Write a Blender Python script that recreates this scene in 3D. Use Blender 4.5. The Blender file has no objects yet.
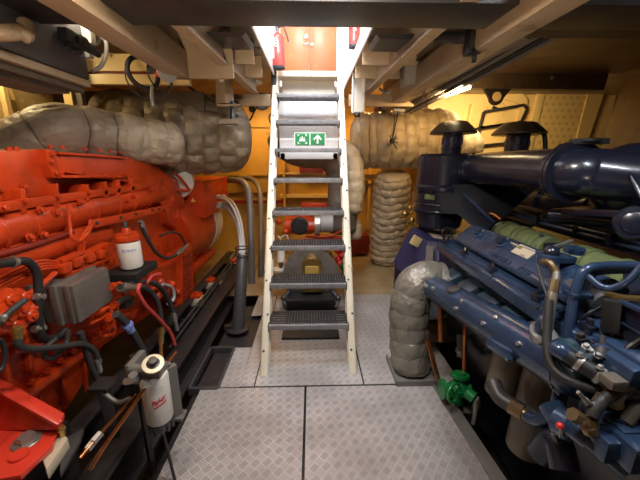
import bpy, bmesh, math, random
from mathutils import Vector as V, Matrix, noise
random.seed(7)
SC = bpy.context.scene
COL = SC.collection
PI = math.pi

# ---------------------------------------------------------------- camera
FPX, PITCH, YAW, EYE = 310.0, math.radians(14.5), math.atan(8/310), 1.5
def ray(u, v):
    r = (u-320)/FPX; s = (v-240)/FPX
    y = math.cos(PITCH)-math.sin(PITCH)*s
    z = -math.sin(PITCH)-math.cos(PITCH)*s
    return V((r*math.cos(YAW)+y*math.sin(YAW), y*math.cos(YAW)-r*math.sin(YAW), z))
EYEP = V((0, 0, EYE))
def U(u, v, d): return EYEP+ray(u, v)*d          # point at a depth
def PX(u, v, X):                                  # point on the plane x = X
    d = ray(u, v); return EYEP+d*(X/d.x)
def PY(u, v, Y):
    d = ray(u, v); return EYEP+d*(Y/d.y)
def PZ(u, v, Z):
    d = ray(u, v); return EYEP+d*((Z-EYE)/d.z)

cam = bpy.data.cameras.new('camera')
cam.sensor_width = 36; cam.sensor_fit = 'HORIZONTAL'; cam.lens = FPX*36/640
cam.clip_start = 0.02
co = bpy.data.objects.new('camera', cam); COL.objects.link(co)
co.location = EYEP; co.rotation_euler = (PI/2-PITCH, 0, -YAW)
SC.camera = co

# ---------------------------------------------------------------- materials
def nt(name):
    m = bpy.data.materials.new(name); m.use_nodes = True
    n = m.node_tree; b = n.nodes['Principled BSDF']
    return m, n, b
def lk(n, a, b): n.links.new(a, b)
def mat(name, col, rough=.5, metal=0, var=.25, scale=6, bump=.05, bscale=60, coat=0, dirt_or_glint=None, dirtamt=.0, spec=.5, bdist=.01):
    m, n, b = nt(name)
    tc = n.nodes.new('ShaderNodeTexCoord')
    nz = n.nodes.new('ShaderNodeTexNoise'); nz.inputs['Scale'].default_value = scale; nz.inputs['Detail'].default_value = 6
    lk(n, tc.outputs['Object'], nz.inputs['Vector'])
    r = n.nodes.new('ShaderNodeValToRGB')
    r.color_ramp.elements[0].position = .3; r.color_ramp.elements[1].position = .7
    r.color_ramp.elements[0].color = tuple(c*(1-var) for c in col)+(1,)
    r.color_ramp.elements[1].color = tuple(min(1, c*(1+var*.5)) for c in col)+(1,)
    lk(n, nz.outputs['Fac'], r.inputs['Fac'])
    out = r.outputs['Color']
    if dirt_or_glint:
        n2 = n.nodes.new('ShaderNodeTexNoise'); n2.inputs['Scale'].default_value = scale*2.3; n2.inputs['Detail'].default_value = 8
        n2.inputs['Roughness'].default_value = .7
        lk(n, tc.outputs['Object'], n2.inputs['Vector'])
        r2 = n.nodes.new('ShaderNodeValToRGB')
        r2.color_ramp.elements[0].position = .62-dirtamt*.3; r2.color_ramp.elements[1].position = .72-dirtamt*.2
        lk(n, n2.outputs['Fac'], r2.inputs['Fac'])
        mx = n.nodes.new('ShaderNodeMix'); mx.data_type = 'RGBA'
        lk(n, r2.outputs['Color'], mx.inputs[0]); lk(n, out, mx.inputs[6]); mx.inputs[7].default_value = tuple(dirt_or_glint)+(1,)
        out = mx.outputs[2]
    lk(n, out, b.inputs['Base Color'])
    b.inputs['Roughness'].default_value = rough; b.inputs['Metallic'].default_value = metal
    b.inputs['Coat Weight'].default_value = coat; b.inputs['Coat Roughness'].default_value = .15
    b.inputs['Specular IOR Level'].default_value = spec
    if bump:
        n3 = n.nodes.new('ShaderNodeTexNoise'); n3.inputs['Scale'].default_value = bscale; n3.inputs['Detail'].default_value = 4
        lk(n, tc.outputs['Object'], n3.inputs['Vector'])
        bp = n.nodes.new('ShaderNodeBump'); bp.inputs['Strength'].default_value = bump; bp.inputs['Distance'].default_value = bdist
        lk(n, n3.outputs['Fac'], bp.inputs['Height']); lk(n, bp.outputs['Normal'], b.inputs['Normal'])
    return m
def math_node(n, op, a, b=None, c=None):
    k = n.nodes.new('ShaderNodeMath'); k.operation = op
    for i, x in enumerate((a, b, c)):
        if x is None: continue
        if isinstance(x, (int, float)): k.inputs[i].default_value = x
        else: lk(n, x, k.inputs[i])
    return k.outputs[0]
def chequer(name, base, bar, cell, ang, plane='XY', rough=.42, metal=.35, stain=(.43, .40, .385), nb=5):
    """basket-weave of five raised bars, alternating direction"""
    m, n, b = nt(name)
    g = n.nodes.new('ShaderNodeNewGeometry')
    mp = n.nodes.new('ShaderNodeMapping'); mp.vector_type = 'POINT'
    mp.inputs['Rotation'].default_value = (0 if plane == 'XY' else PI/2, 0, ang) if plane == 'XY' else (PI/2, 0, 0)
    lk(n, g.outputs['Position'], mp.inputs['Vector'])
    sp = n.nodes.new('ShaderNodeSeparateXYZ'); lk(n, mp.outputs['Vector'], sp.inputs[0])
    x = math_node(n, 'DIVIDE', sp.outputs[0], cell); y = math_node(n, 'DIVIDE', sp.outputs[1], cell)
    if plane != 'XY':
        x0, y0 = x, y
        x = math_node(n, 'ADD', x0, y0); y = math_node(n, 'SUBTRACT', x0, y0)
    fx = math_node(n, 'FLOORED_MODULO', x, 1); fy = math_node(n, 'FLOORED_MODULO', y, 1)
    par = math_node(n, 'FLOORED_MODULO', math_node(n, 'ADD', math_node(n, 'FLOOR', x), math_node(n, 'FLOOR', y)), 2)
    mx = n.nodes.new('ShaderNodeMix'); lk(n, par, mx.inputs[0]); lk(n, fx, mx.inputs[2]); lk(n, fy, mx.inputs[3]); a = mx.outputs[0]
    mx = n.nodes.new('ShaderNodeMix'); lk(n, par, mx.inputs[0]); lk(n, fy, mx.inputs[2]); lk(n, fx, mx.inputs[3]); c = mx.outputs[0]
    st = math_node(n, 'PINGPONG', math_node(n, 'MULTIPLY', a, nb), .5)           # five stripes
    st = math_node(n, 'GREATER_THAN', st, .2)
    da = math_node(n, 'LESS_THAN', math_node(n, 'ABSOLUTE', math_node(n, 'SUBTRACT', a, .5)), .47)
    dc = math_node(n, 'LESS_THAN', math_node(n, 'ABSOLUTE', math_node(n, 'SUBTRACT', c, .5)), .40)
    bars = math_node(n, 'MULTIPLY', math_node(n, 'MULTIPLY', st, da), dc)
    nz = n.nodes.new('ShaderNodeTexNoise'); nz.inputs['Scale'].default_value = 3; nz.inputs['Detail'].default_value = 8
    lk(n, g.outputs['Position'], nz.inputs['Vector'])
    r = n.nodes.new('ShaderNodeValToRGB'); r.color_ramp.elements[0].position = .35; r.color_ramp.elements[1].position = .62
    r.color_ramp.elements[0].color = stain+(1,); r.color_ramp.elements[1].color = base+(1,)
    lk(n, nz.outputs['Fac'], r.inputs['Fac'])
    cm = n.nodes.new('ShaderNodeMix'); cm.data_type = 'RGBA'
    par2 = math_node(n, 'MULTIPLY', bars, math_node(n, 'MULTIPLY_ADD', par, .3, .55))
    lk(n, par2, cm.inputs[0]); lk(n, r.outputs['Color'], cm.inputs[6]); cm.inputs[7].default_value = bar+(1,)
    lk(n, cm.outputs[2], b.inputs['Base Color'])
    b.inputs['Metallic'].default_value = metal; b.inputs['Roughness'].default_value = rough
    bp = n.nodes.new('ShaderNodeBump'); bp.inputs['Strength'].default_value = .6; bp.inputs['Distance'].default_value = .003
    lk(n, bars, bp.inputs['Height']); lk(n, bp.outputs['Normal'], b.inputs['Normal'])
    return m
def emit(name, col, s):
    m, n, b = nt(name)
    b.inputs['Base Color'].default_value = col+(1,); b.inputs['Emission Color'].default_value = col+(1,)
    b.inputs['Emission Strength'].default_value = s
    return m
def perforated(name, col, hole, pitch, r, plane='XZ'):
    m, n, b = nt(name)
    g = n.nodes.new('ShaderNodeNewGeometry'); sp = n.nodes.new('ShaderNodeSeparateXYZ'); lk(n, g.outputs['Position'], sp.inputs[0])
    i, j = {'XZ': (0, 2), 'YZ': (1, 2), 'XY': (0, 1)}[plane]
    y = math_node(n, 'DIVIDE', sp.outputs[j], pitch)
    sh = math_node(n, 'MULTIPLY', math_node(n, 'FLOORED_MODULO', math_node(n, 'FLOOR', y), 2), .5)
    x = math_node(n, 'ADD', math_node(n, 'DIVIDE', sp.outputs[i], pitch*1.15), sh)
    fx = math_node(n, 'SUBTRACT', math_node(n, 'FLOORED_MODULO', x, 1), .5); fy = math_node(n, 'SUBTRACT', math_node(n, 'FLOORED_MODULO', y, 1), .5)
    d = math_node(n, 'SQRT', math_node(n, 'ADD', math_node(n, 'MULTIPLY', fx, fx), math_node(n, 'MULTIPLY', fy, fy)))
    h = math_node(n, 'LESS_THAN', d, r)
    cm = n.nodes.new('ShaderNodeMix'); cm.data_type = 'RGBA'; lk(n, h, cm.inputs[0])
    cm.inputs[6].default_value = col+(1,); cm.inputs[7].default_value = hole+(1,)
    lk(n, cm.outputs[2], b.inputs['Base Color']); b.inputs['Roughness'].default_value = .45
    bp = n.nodes.new('ShaderNodeBump'); bp.inputs['Strength'].default_value = .8; bp.inputs['Distance'].default_value = .004
    lk(n, h, bp.inputs['Height']); lk(n, bp.outputs['Normal'], b.inputs['Normal'])
    return m

M = {}
M['red'] = mat('red_paint', (.55, .050, .008), .3, 0, .3, 5, .12, 45, .1, (.10, .02, .006), .14, .4)
M['redfoot'] = mat('bright_red_paint', (.72, .05, .025), .3, 0, .15, 5, .05, 45, .4)
M['orange'] = mat('orange_door_paint', (.78, .12, .022), .45, 0, .2, 3, .1, 12, .1, (.85, .35, .18), .05)  # pale mottle puts a highlight into the door colour
M['extred'] = mat('extinguisher_red', (.7, .03, .02), .25, 0, .1, 4, 0, 40, .5)
M['blue'] = mat('blue_paint', (.03, .06, .125), .27, .2, .3, 7, .10, 50, .5, (.012, .018, .035), .1)
M['blueport'] = mat('teal_blue_paint', (.03, .062, .09), .3, 0, .35, 12, .15, 50, .4, (.02, .03, .04), .25)
M['navy'] = mat('navy_paint', (.013, .016, .032), .27, 0, .25, 6, .05, 30, .5)
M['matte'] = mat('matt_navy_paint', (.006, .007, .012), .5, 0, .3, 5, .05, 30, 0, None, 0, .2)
M['purple'] = mat('dull_violet_blue_paint', (.035, .035, .095), .4, 0, .3, 5, .08, 30, .1)
M['black'] = mat('black_rubber', (.016, .016, .017), .5, 0, .3, 15, .1, 90)
M['hose'] = mat('dark_grey_hose', (.035, .034, .034), .5, 0, .3, 15, .2, 120)
M['blacksteel'] = mat('black_steel', (.03, .027, .027), .42, .1, .35, 6, .1, 40, 0, (.09, .06, .04), .1)
M['darksteel'] = mat('dark_grey_steel', (.075, .073, .075), .45, .3, .3, 8, .1, 60)
M['steel'] = mat('bare_steel', (.42, .40, .37), .35, .8, .25, 10, .08, 60)
M['chrome'] = mat('bright_steel', (.5, .48, .46), .38, .8, .15, 10, .03, 60)
M['ecu'] = mat('brushed_grey_metal', (.21, .185, .165), .42, .45, .2, 7, .04, 80, 0, (.13, .1, .08), .1)
M['brass'] = mat('brass', (.55, .36, .12), .3, .85, .2, 10, .05, 60)
M['copper'] = mat('copper', (.55, .2, .07), .25, .9, .3, 14, .05, 60)
M['lag'] = mat('taupe_lagging_cloth', (.37, .30, .22), .45, .1, .2, 5, .55, 15, bdist=.02)
M['lagdark'] = mat('dark_taupe_lagging_cloth', (.27, .215, .145), .42, .12, .3, 7, .6, 20, bdist=.02)
M['lagwarmlit'] = mat('warm_lit_lagging_cloth', (.46, .37, .25), .5, .05, .2, 5, .5, 16, bdist=.02)  # taupe cloth with the warm lamp light put into its colour
M['lagsilver'] = mat('silver_grey_lagging_cloth', (.26, .24, .20), .36, .3, .25, 8, .7, 24, bdist=.015)
M['lagbrown'] = mat('brown_grey_lagging_cloth', (.15, .125, .10), .6, .05, .25, 6, .4, 26)
M['cream'] = mat('cream_paint', (.62, .53, .41), .45, 0, .15, 3, .08, 30, .1, (.3, .2, .12), .1)
M['beam'] = mat('beige_beam_paint', (.40, .285, .175), .45, 0, .18, 3, .08, 25, .1, (.22, .13, .07), .12)
M['stair'] = mat('white_stair_paint', (.74, .67, .53), .4, 0, .08, 8, .05, 60, .1, (.35, .28, .2), .04)
M['white'] = mat('white_paint', (.85, .85, .85), .4, 0, .06, 4, .03, 40, .1)
M['offwhite'] = mat('off_white_paint', (.74, .69, .6), .4, 0, .1, 4, .03, 40, .1)
M['filter'] = mat('filter_white', (.8, .76, .7), .35, 0, .06, 8, .0, 40, .2)
M['yellow'] = mat('yellow_cream_paint', (.78, .58, .25), .42, 0, .14, 2, .06, 20, .15, (.4, .26, .09), .08)
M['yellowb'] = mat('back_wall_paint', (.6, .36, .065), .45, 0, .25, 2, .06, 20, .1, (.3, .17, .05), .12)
M['ceil'] = mat('deckhead_paint', (.33, .26, .18), .55, 0, .25, 2.5, .1, 15, 0, (.16, .1, .06), .15)
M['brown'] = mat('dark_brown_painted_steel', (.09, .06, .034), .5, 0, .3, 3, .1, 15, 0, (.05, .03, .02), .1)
M['tank'] = mat('brown_tank_paint', (.22, .14, .07), .45, 0, .35, 2.5, .08, 12, .1, (.11, .065, .03), .25)
M['bilge'] = mat('bilge_grime', (.04, .033, .024), .55, 0, .5, 4, .3, 20, 0, (.13, .065, .02), .15)
M['box'] = mat('slate_grey_paint', (.085, .082, .09), .4, 0, .15, 5, .03, 40, .1)
M['pipegrey'] = mat('grey_pipe_paint', (.17, .16, .15), .4, .1, .15, 6, .05, 40)
M['cable'] = mat('grey_cable_sheath', (.4, .39, .39), .5, 0, .1, 10, .03, 60)
M['green'] = mat('green_cover_paint', (.19, .235, .10), .35, 0, .25, 9, .1, 40, .2, (.07, .1, .05), .12)
M['valve'] = mat('valve_green_paint', (.005, .2, .045), .4, 0, .3, 10, .08, 50, .2)
M['sign'] = mat('sign_green', (.02, .25, .09), .5, 0, .02, 4, 0, 40)
M['signwhite'] = mat('sign_pale', (.85, .9, .8), .5, 0, .02, 4, 0, 40)
M['tread'] = mat('grey_grating_steel', (.085, .08, .08), .5, .3, .25, 25, .2, 120)
M['nose'] = mat('tread_nosing_steel', (.25, .25, .26), .45, .3, .25, 25, .15, 120)
M['redhose'] = mat('red_hose', (.6, .06, .05), .4, 0, .1, 10, 0, 60)
M['inkred'] = mat('red_ink', (.65, .03, .04), .5, 0, .02, 4, 0, 40)
M['inkblue'] = mat('blue_ink', (.2, .27, .6), .5, 0, .02, 4, 0, 40)
M['ink'] = mat('black_ink', (.02, .02, .02), .5, 0, .02, 4, 0, 40)
M['inkgrey'] = mat('grey_ink', (.3, .28, .27), .5, 0, .02, 4, 0, 40)
M['plate'] = mat('pale_name_plate', (.65, .57, .42), .4, .2, .05, 8, 0, 40)
M['oldbrass'] = mat('tarnished_brass', (.24, .17, .09), .38, .7, .35, 14, .1, 60, 0, (.12, .16, .13), .2)
M['rail_highlight'] = mat('highlit_blue_rail_paint', (.045, .065, .13), .25, .2, .2, 8, .05, 50, .3)  # blue lightened to paint in the highlights on the rails
M['cap'] = mat('dark_cap_paint', (.03, .025, .02), .38, 0, .2, 6, .03, 30, .1)
M['leaf'] = mat('olive_leaf_ink', (.16, .19, .05), .5, 0, .05, 8, 0, 40)
M['canister'] = mat('brown_grey_canister_paint', (.17, .145, .11), .38, .1, .2, 4, .03, 40, .1)
M['darkred'] = mat('dark_red_paint', (.22, .02, .01), .4, 0, .1, 6, 0, 40)
M['warnyellow'] = mat('warning_yellow', (.9, .6, .15), .5, 0, .03, 6, 0, 40)
M['floor'] = chequer('aluminium_chequer_plate', (.62, .59, .58), (.24, .228, .225), .042, PI*.22, rough=.4, metal=.25)
M['drum'] = chequer('chequer_guard', (.09, .075, .06), (.5, .43, .33), .075, 0, plane='XZ', rough=.4, metal=.3, stain=(.06, .05, .04), nb=1)
M['perf'] = perforated('perforated_yellow_sheet', (.78, .58, .25), (.62, .44, .17), .085, .24)
M['perfl'] = perforated('perforated_cream_sheet', (.55, .42, .2), (.66, .52, .28), .09, .22, 'YZ')
M['gridpanel'] = perforated('white_perforated_sheet', (.92, .92, .95), (.8, .8, .86), .03, .3)
M['lamp'] = emit('warm_tube_glow', (1.0, .78, .42), 14)
M['lampw'] = emit('white_tube_glow', (1.0, .97, .93), 6)

# ---------------------------------------------------------------- mesh helpers
def catmull(pts, n=6):
    if len(pts) < 3: 
        return [pts[0].lerp(pts[1], i/n) for i in range(n+1)] if n > 1 else list(pts)
    P = [pts[0]*2-pts[1]]+list(pts)+[pts[-1]*2-pts[-2]]
    out = []
    for i in range(1, len(P)-2):
        for k in range(n):
            t = k/n
            a, b, c, d = P[i-1], P[i], P[i+1], P[i+2]
            out.append(.5*((2*b)+(c-a)*t+(2*a-5*b+4*c-d)*t*t+(3*b-a-3*c+d)*t**3))
    out.append(pts[-1].copy())
    return out
def frames(path):
    ts = []
    for i in range(len(path)):
        a = path[max(0, i-1)]; b = path[min(len(path)-1, i+1)]
        t = (b-a); ts.append(t.normalized() if t.length > 1e-9 else V((0, 0, 1)))
    up = V((0, 0, 1)) if abs(ts[0].z) < .9 else V((1, 0, 0))
    x = (up-ts[0]*up.dot(ts[0])).normalized(); fr = []
    for t in ts:
        x = (x-t*x.dot(t)); x = x.normalized() if x.length > 1e-6 else t.orthogonal().normalized()
        fr.append((t, x, t.cross(x)))
    return fr

WHOLE = {'louvre_slats', 'neck_slots', 'cover_fins', 'duct_seams', 'raised_marks', 'black_canvas', 'injection_pipes', 'oil_pipes', 'brass'}
class MB:
    def __init__(s): s.bm = bmesh.new()
    def _bev(s, geom_faces, w, seg=2):
        if w <= 0: return
        es = list({e for f in geom_faces for e in f.edges})
        bmesh.ops.bevel(s.bm, geom=es, offset=w, segments=seg, affect='EDGES', clamp_overlap=True, profile=.6)
    def hexa(s, p, bev=0):
        """8 corners: bottom 4 then top 4"""
        v = [s.bm.verts.new(V(q)) for q in p]
        fs = [s.bm.faces.new([v[i] for i in q]) for q in ((3, 2, 1, 0), (4, 5, 6, 7), (0, 1, 5, 4), (1, 2, 6, 5), (2, 3, 7, 6), (3, 0, 4, 7))]
        s._bev(fs, bev); return s
    def box(s, c, sz, bev=0, rot=None):
        c = V(c); R = rot or Matrix.Identity(3)
        p = [c+R @ V((x*sz[0]/2, y*sz[1]/2, z*sz[2]/2)) for z in (-1, 1) for x, y in ((-1, -1), (1, -1), (1, 1), (-1, 1))]
        return s.hexa(p, bev)
    def bar(s, a, b, w, h, bev=0, up=V((0, 0, 1))):
        a, b = V(a), V(b); t = (b-a).normalized()
        x = t.cross(up); x = x.normalized() if x.length > 1e-5 else t.orthogonal().normalized()
        z = x.cross(t)
        p = [q+x*(i*w/2)+z*(j*h/2) for q in (a, b) for i, j in ((-1, -1), (1, -1), (1, 1), (-1, 1))]
        return s.hexa(p, bev)
    def prism(s, pts, ext, bev=0, seg=2):
        pts = [V(p) for p in pts]; ext = V(ext)
        a = [s.bm.verts.new(p) for p in pts]; b = [s.bm.verts.new(p+ext) for p in pts]
        n = len(pts); fs = []
        fs.append(s.bm.faces.new(a)); fs.append(s.bm.faces.new(b[::-1]))
        for i in range(n): fs.append(s.bm.faces.new((a[i], b[i], b[(i+1) % n], a[(i+1) % n])))
        s._bev(fs, bev, seg); return s
    def tube(s, pts, r, seg=12, n=6, cap=True, smooth=True):
        pts = [V(p) for p in pts]
        rr = list(r) if isinstance(r, (list, tuple)) else [r]*len(pts)
        path = catmull(pts, n) if (smooth and len(pts) > 2) else pts
        fr = frames(path); rings = []
        for i, p in enumerate(path):
            q = i/(len(path)-1)*(len(pts)-1); k = min(int(q), len(pts)-2); rad = rr[k]+(rr[k+1]-rr[k])*(q-k)
            t, x, y = fr[i]
            rings.append([s.bm.verts.new(p+(x*math.cos(a)+y*math.sin(a))*rad) for a in (2*PI*j/seg for j in range(seg))])
        for A, B in zip(rings, rings[1:]):
            for j in range(seg): s.bm.faces.new((A[j], A[(j+1) % seg], B[(j+1) % seg], B[j]))
        if cap:
            s.bm.faces.new(rings[0][::-1]); s.bm.faces.new(rings[-1])
        return s
    def lathe(s, p, axis, prof, seg=24, arc=None, start=0, xref=None):
        """profile of (offset along axis, radius)"""
        p = V(p); t = V(axis).normalized()
        x = V(xref) if xref else t.orthogonal(); x = (x-t*x.dot(t)).normalized(); y = t.cross(x)
        rings = []
        full = arc is None; m = seg if full else seg+1; ar = 2*PI if full else arc
        for h, r in prof:
            if r < 1e-5: rings.append([s.bm.verts.new(p+t*h)]); continue
            rings.append([s.bm.verts.new(p+t*h+(x*math.cos(a)+y*math.sin(a))*r) for a in (start+ar*j/seg for j in range(m))])
        for A, B in zip(rings, rings[1:]):
            for j in range(seg):
                j2 = (j+1) % m
                a = (A[0],) if len(A) == 1 else (A[j], A[j2]); b = (B[0],) if len(B) == 1 else (B[j2], B[j])
                if len(a)+len(b) > 2: s.bm.faces.new(a+b)
        if full:
            if len(rings[0]) > 2: s.bm.faces.new(rings[0][::-1])
            if len(rings[-1]) > 2: s.bm.faces.new(rings[-1])
        return s
    def cyl(s, a, b, r, r2=None, seg=20, bev=0):
        a, b = V(a), V(b); L = (b-a).length; r2 = r if r2 is None else r2
        pr = [(0, r), (L, r2)]
        if bev: pr = [(0, r-bev), (bev, r), (L-bev, r2), (L, r2-bev)]
        return s.lathe(a, b-a, pr, seg)
    def ball(s, c, r, sx=1, sy=1, sz=1, seg=16):
        ret = bmesh.ops.create_uvsphere(s.bm, u_segments=seg, v_segments=max(6, seg//2), radius=r)
        for v in ret['verts']: v.co = V(c)+V((v.co.x*sx, v.co.y*sy, v.co.z*sz))
        return s
    def bolt(s, p, nrm, r=.012, h=.012):
        p = V(p); n = V(nrm).normalized()
        s.lathe(p-n*.002, n, [(0, r*1.5), (h*.3, r*1.5), (h*.3, r), (h, r), (h*1.1, r*.8)], 6); return s
    def ring(s, p, axis, R, r, seg=32, sec=10):
        p = V(p); t = V(axis).normalized(); x = t.orthogonal().normalized(); y = t.cross(x); rs = []
        for i in range(seg):
            a = 2*PI*i/seg; d = x*math.cos(a)+y*math.sin(a)
            rs.append([s.bm.verts.new(p+d*(R+r*math.cos(b))+t*(r*math.sin(b))) for b in (2*PI*k/sec for k in range(sec))])
        for i in range(seg):
            A, B = rs[i], rs[(i+1) % seg]
            for k in range(sec): s.bm.faces.new((A[k], A[(k+1) % sec], B[(k+1) % sec], B[k]))
        return s
    def quilt(s, pts, r, pleat=.12, puff=.06, tufts=0, tuft=.07, wr=.02, seg=56, step=.018, seed=0, close=(True, True)):
        """padded lagging: seams every `pleat` metres, tuft buttons and wrinkles"""
        pts = [V(p) for p in pts]
        rr = list(r) if isinstance(r, (list, tuple)) else [r]*len(pts)
        path0 = catmull(pts, 24)
        L = [0]
        for a, b in zip(path0, path0[1:]): L.append(L[-1]+(b-a).length)
        tot = L[-1]; N = max(8, int(tot/step)); path = []; rad = []; k = 0
        for i in range(N+1):
            d = tot*i/N
            while k < len(L)-2 and L[k+1] < d: k += 1
            t = (d-L[k])/max(1e-9, L[k+1]-L[k]); path.append(path0[k].lerp(path0[k+1], t))
            q = (k+t)/(len(path0)-1)*(len(pts)-1); m = min(int(q), len(pts)-2); rad.append(rr[m]+(rr[m+1]-rr[m])*(q-m))
        fr = frames(path); rings = []
        off = V((seed*7.3, seed*3.1, seed*1.7))
        for i, p in enumerate(path):
            d = tot*i/N; t, x, y = fr[i]; R = rad[i]; ring = []
            e = min(d, tot-d) if (close[0] and close[1]) else (d if close[0] else (tot-d if close[1] else 9))
            rim = R*.55
            fall = 1 if e > rim else math.sqrt(max(0.0, 1-(1-e/rim)**2))*.62+.38
            for j in range(seg):
                a = 2*PI*j/seg; dr = x*math.cos(a)+y*math.sin(a)
                dd = d+.022*noise.noise(V((a*1.3, seed, d*2)))
                pl = abs(math.sin(PI*dd/pleat))**.45-.75
                f = 1+puff*pl
                if tufts:
                    row = math.floor(dd/pleat); ph = (a*tufts/(2*PI)+.5*(row % 2))
                    cr = abs(math.sin(PI*ph)); f += tuft*(cr**.6-.7)*(.4+.6*abs(math.sin(PI*dd/pleat)))
                q = p+dr*R
                f += wr*(noise.noise(q*9+off)+.6*noise.noise(q*22+off))
                f += wr*.6*noise.noise(V((a*9, d*4, seed)))
                cn = noise.noise(V((math.cos(a)*2.4, math.sin(a)*2.4, d*6+seed*5))); f -= wr*1.1*max(0, 1-abs(cn)/.07)
                cn = noise.noise(V((math.cos(a)*4, math.sin(a)*4, d*11+seed*9))); f -= wr*.6*max(0, 1-abs(cn)/.09)
                ring.append(s.bm.verts.new(p+dr*R*f*fall))
            rings.append(ring)
        for A, B in zip(rings, rings[1:]):
            for j in range(seg): s.bm.faces.new((A[j], A[(j+1) % seg], B[(j+1) % seg], B[j]))
        s.bm.faces.new(rings[0][::-1]); s.bm.faces.new(rings[-1])
        s.seams = []
        n = int(tot/pleat)
        for q in range(1, n+1):
            i = min(N-1, round(q*pleat/tot*N)); s.seams.append((path[i], fr[i][0], rad[i]))
        return s
    def text(s, body, origin, right, up, size, depth=.0008):
        cu = bpy.data.curves.new('t', 'FONT'); cu.body = body; cu.size = size; cu.extrude = depth; cu.align_x = 'CENTER'; cu.align_y = 'CENTER'
        o = bpy.data.objects.new('t', cu); COL.objects.link(o)
        dg = bpy.context.evaluated_depsgraph_get(); me = bpy.data.meshes.new_from_object(o.evaluated_get(dg))
        right = V(right).normalized(); up = V(up).normalized(); nn = right.cross(up)
        mt = Matrix((right, up, nn)).transposed().to_4x4(); mt.translation = V(origin)
        me.transform(mt); s.bm.from_mesh(me)
        bpy.data.objects.remove(o); bpy.data.curves.remove(cu); bpy.data.meshes.remove(me)
        return s
    def islands(s):
        """faces grouped into pieces; pieces whose boxes touch count as one"""
        seen = set(); out = []
        for f in s.bm.faces:
            if f in seen: continue
            st = [f]; seen.add(f); fs = []
            while st:
                g = st.pop(); fs.append(g)
                for e in g.edges:
                    for h in e.link_faces:
                        if h not in seen: seen.add(h); st.append(h)
            vs = {v for g in fs for v in g.verts}
            lo = [min(v.co[i] for v in vs)-.0015 for i in range(3)]; hi = [max(v.co[i] for v in vs)+.0015 for i in range(3)]
            out.append([fs, lo, hi])
        go = True
        while go:
            go = False
            for i in range(len(out)):
                for j in range(i+1, len(out)):
                    A, B = out[i], out[j]
                    if all(A[1][k] < B[2][k] and B[1][k] < A[2][k] for k in range(3)):
                        A[0] += B[0]; A[1] = [min(x, y) for x, y in zip(A[1], B[1])]; A[2] = [max(x, y) for x, y in zip(A[2], B[2])]
                        out.pop(j); go = True; break
                if go: break
        return [o[0] for o in out]
    def build(s, name, m, parent=None, loc=None, ang=38):
        if parent is not None and name.endswith('s') and name not in WHOLE:
            isl = s.islands(); one = name[:-1]
            if len(isl) > 1:
                res = None
                for fs in isl:
                    p = MB(); mp = {}
                    for f in fs:
                        p.bm.faces.new([mp.get(v) or mp.setdefault(v, p.bm.verts.new(v.co)) for v in f.verts])
                    res = p.build(one, m, parent, loc, ang)
                s.bm.free(); return res
            name = one
        off = V((0, 0, 0)); q = parent
        while q is not None: off += q.location; q = q.parent
        me = bpy.data.meshes.new(name)
        if len(s.bm.faces): bmesh.ops.recalc_face_normals(s.bm, faces=s.bm.faces)
        if parent is None and loc is not None: off = V(loc)
        for v in s.bm.verts: v.co -= off
        s.bm.to_mesh(me); s.bm.free()
        me.shade_smooth(); me.set_sharp_from_angle(angle=math.radians(ang))
        me.materials.append(m if not isinstance(m, str) else M[m])
        o = bpy.data.objects.new(name, me); COL.objects.link(o)
        if parent is not None: o.parent = parent
        elif loc is not None: o.location = V(loc)
        return o
def thing(name, label, cat, loc, group=None):
    o = bpy.data.objects.new(name, None); COL.objects.link(o); o.location = V(loc); o.empty_display_size = .05
    tag(o, label, cat, group); return o
def tag(o, label, cat=None, group=None):
    o['label'] = label
    if cat: o['category'] = cat
    if group: o['group'] = group
    return o
def struct(name, mb, m):
    o = mb.build(name, m); o['kind'] = 'structure'; return o
def lab(o, s): o['label'] = s; return o
# ================================================================ THE ROOM
DECK = 2.38
FX0, FX1 = -.76, .90
b = MB()                                                       # walkway plates with thin gaps
b.box((-.41, 1.05, -.004), (.70, 1.50, .008)); b.box((.42, 1.05, -.004), (.93, 1.50, .008))
b.box((-.41, .2, -.004), (.70, .18, .008)); b.box((.42, .2, -.004), (.93, .18, .008))
b.box((-.027, 2.55, -.004), (.745, 1.47, .008))                # plate under the stair
b.box((-.455, 2.55, -.004), (.095, 1.47, .008))
b.box((-.56, 3.05, -.004), (.1, .47, .008)); b.box((-.575, 2.04, -.004), (.14, .46, .008))
b.box((.69, 2.55, -.004), (.67, 1.47, .008))
struct('floor', b, 'floor')
b = MB(); b.box((.35, 4.15, -.004), (2.3, 1.72, .008)); b.box((-1.2, 4.15, -.004), (.78, 1.72, .008))
struct('floor_rear', b, chequer('warm_lit_chequer_plate', (.5, .39, .22), (.3, .23, .13), .06, PI*.22, rough=.42, metal=.2, stain=(.34, .25, .13)))  # the rear lamps' yellow light is put into this plate colour
b = MB(); b.box((0, 1.5, -.06), (1.62, 3.2, .04)); 
struct('floor_bearer', b, 'blacksteel')
b = MB(); b.box((.8, 2, -.62), (8, 8, .04)); struct('floor_bilge', b, 'bilge')
b = MB(); b.box((0, 5.0, 1.0), (8.6, .06, 3.4)); struct('wall_back', b, 'yellowb')
b = MB(); b.box((-2.75, 1.6, 1.0), (.06, 7, 3.4)); struct('wall_left', b, 'yellowb')
b = MB(); b.box((4.3, 1.6, 1.0), (.06, 7, 3.4)); struct('wall_right', b, 'brown')
b = MB(); b.box((0, -1.9, 1.0), (8.6, .06, 3.4)); struct('wall_front', b, 'cream')
HX0, HX1, HY0, HY1 = -.36, .38, 1.92, 3.95
b = MB()
b.box(((-2.8+HX0)/2, 1.55, DECK+.02), (HX0+2.8, 7, .04)); b.box(((4.3+HX1)/2, 1.55, DECK+.02), (4.3-HX1, 7, .04))
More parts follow.
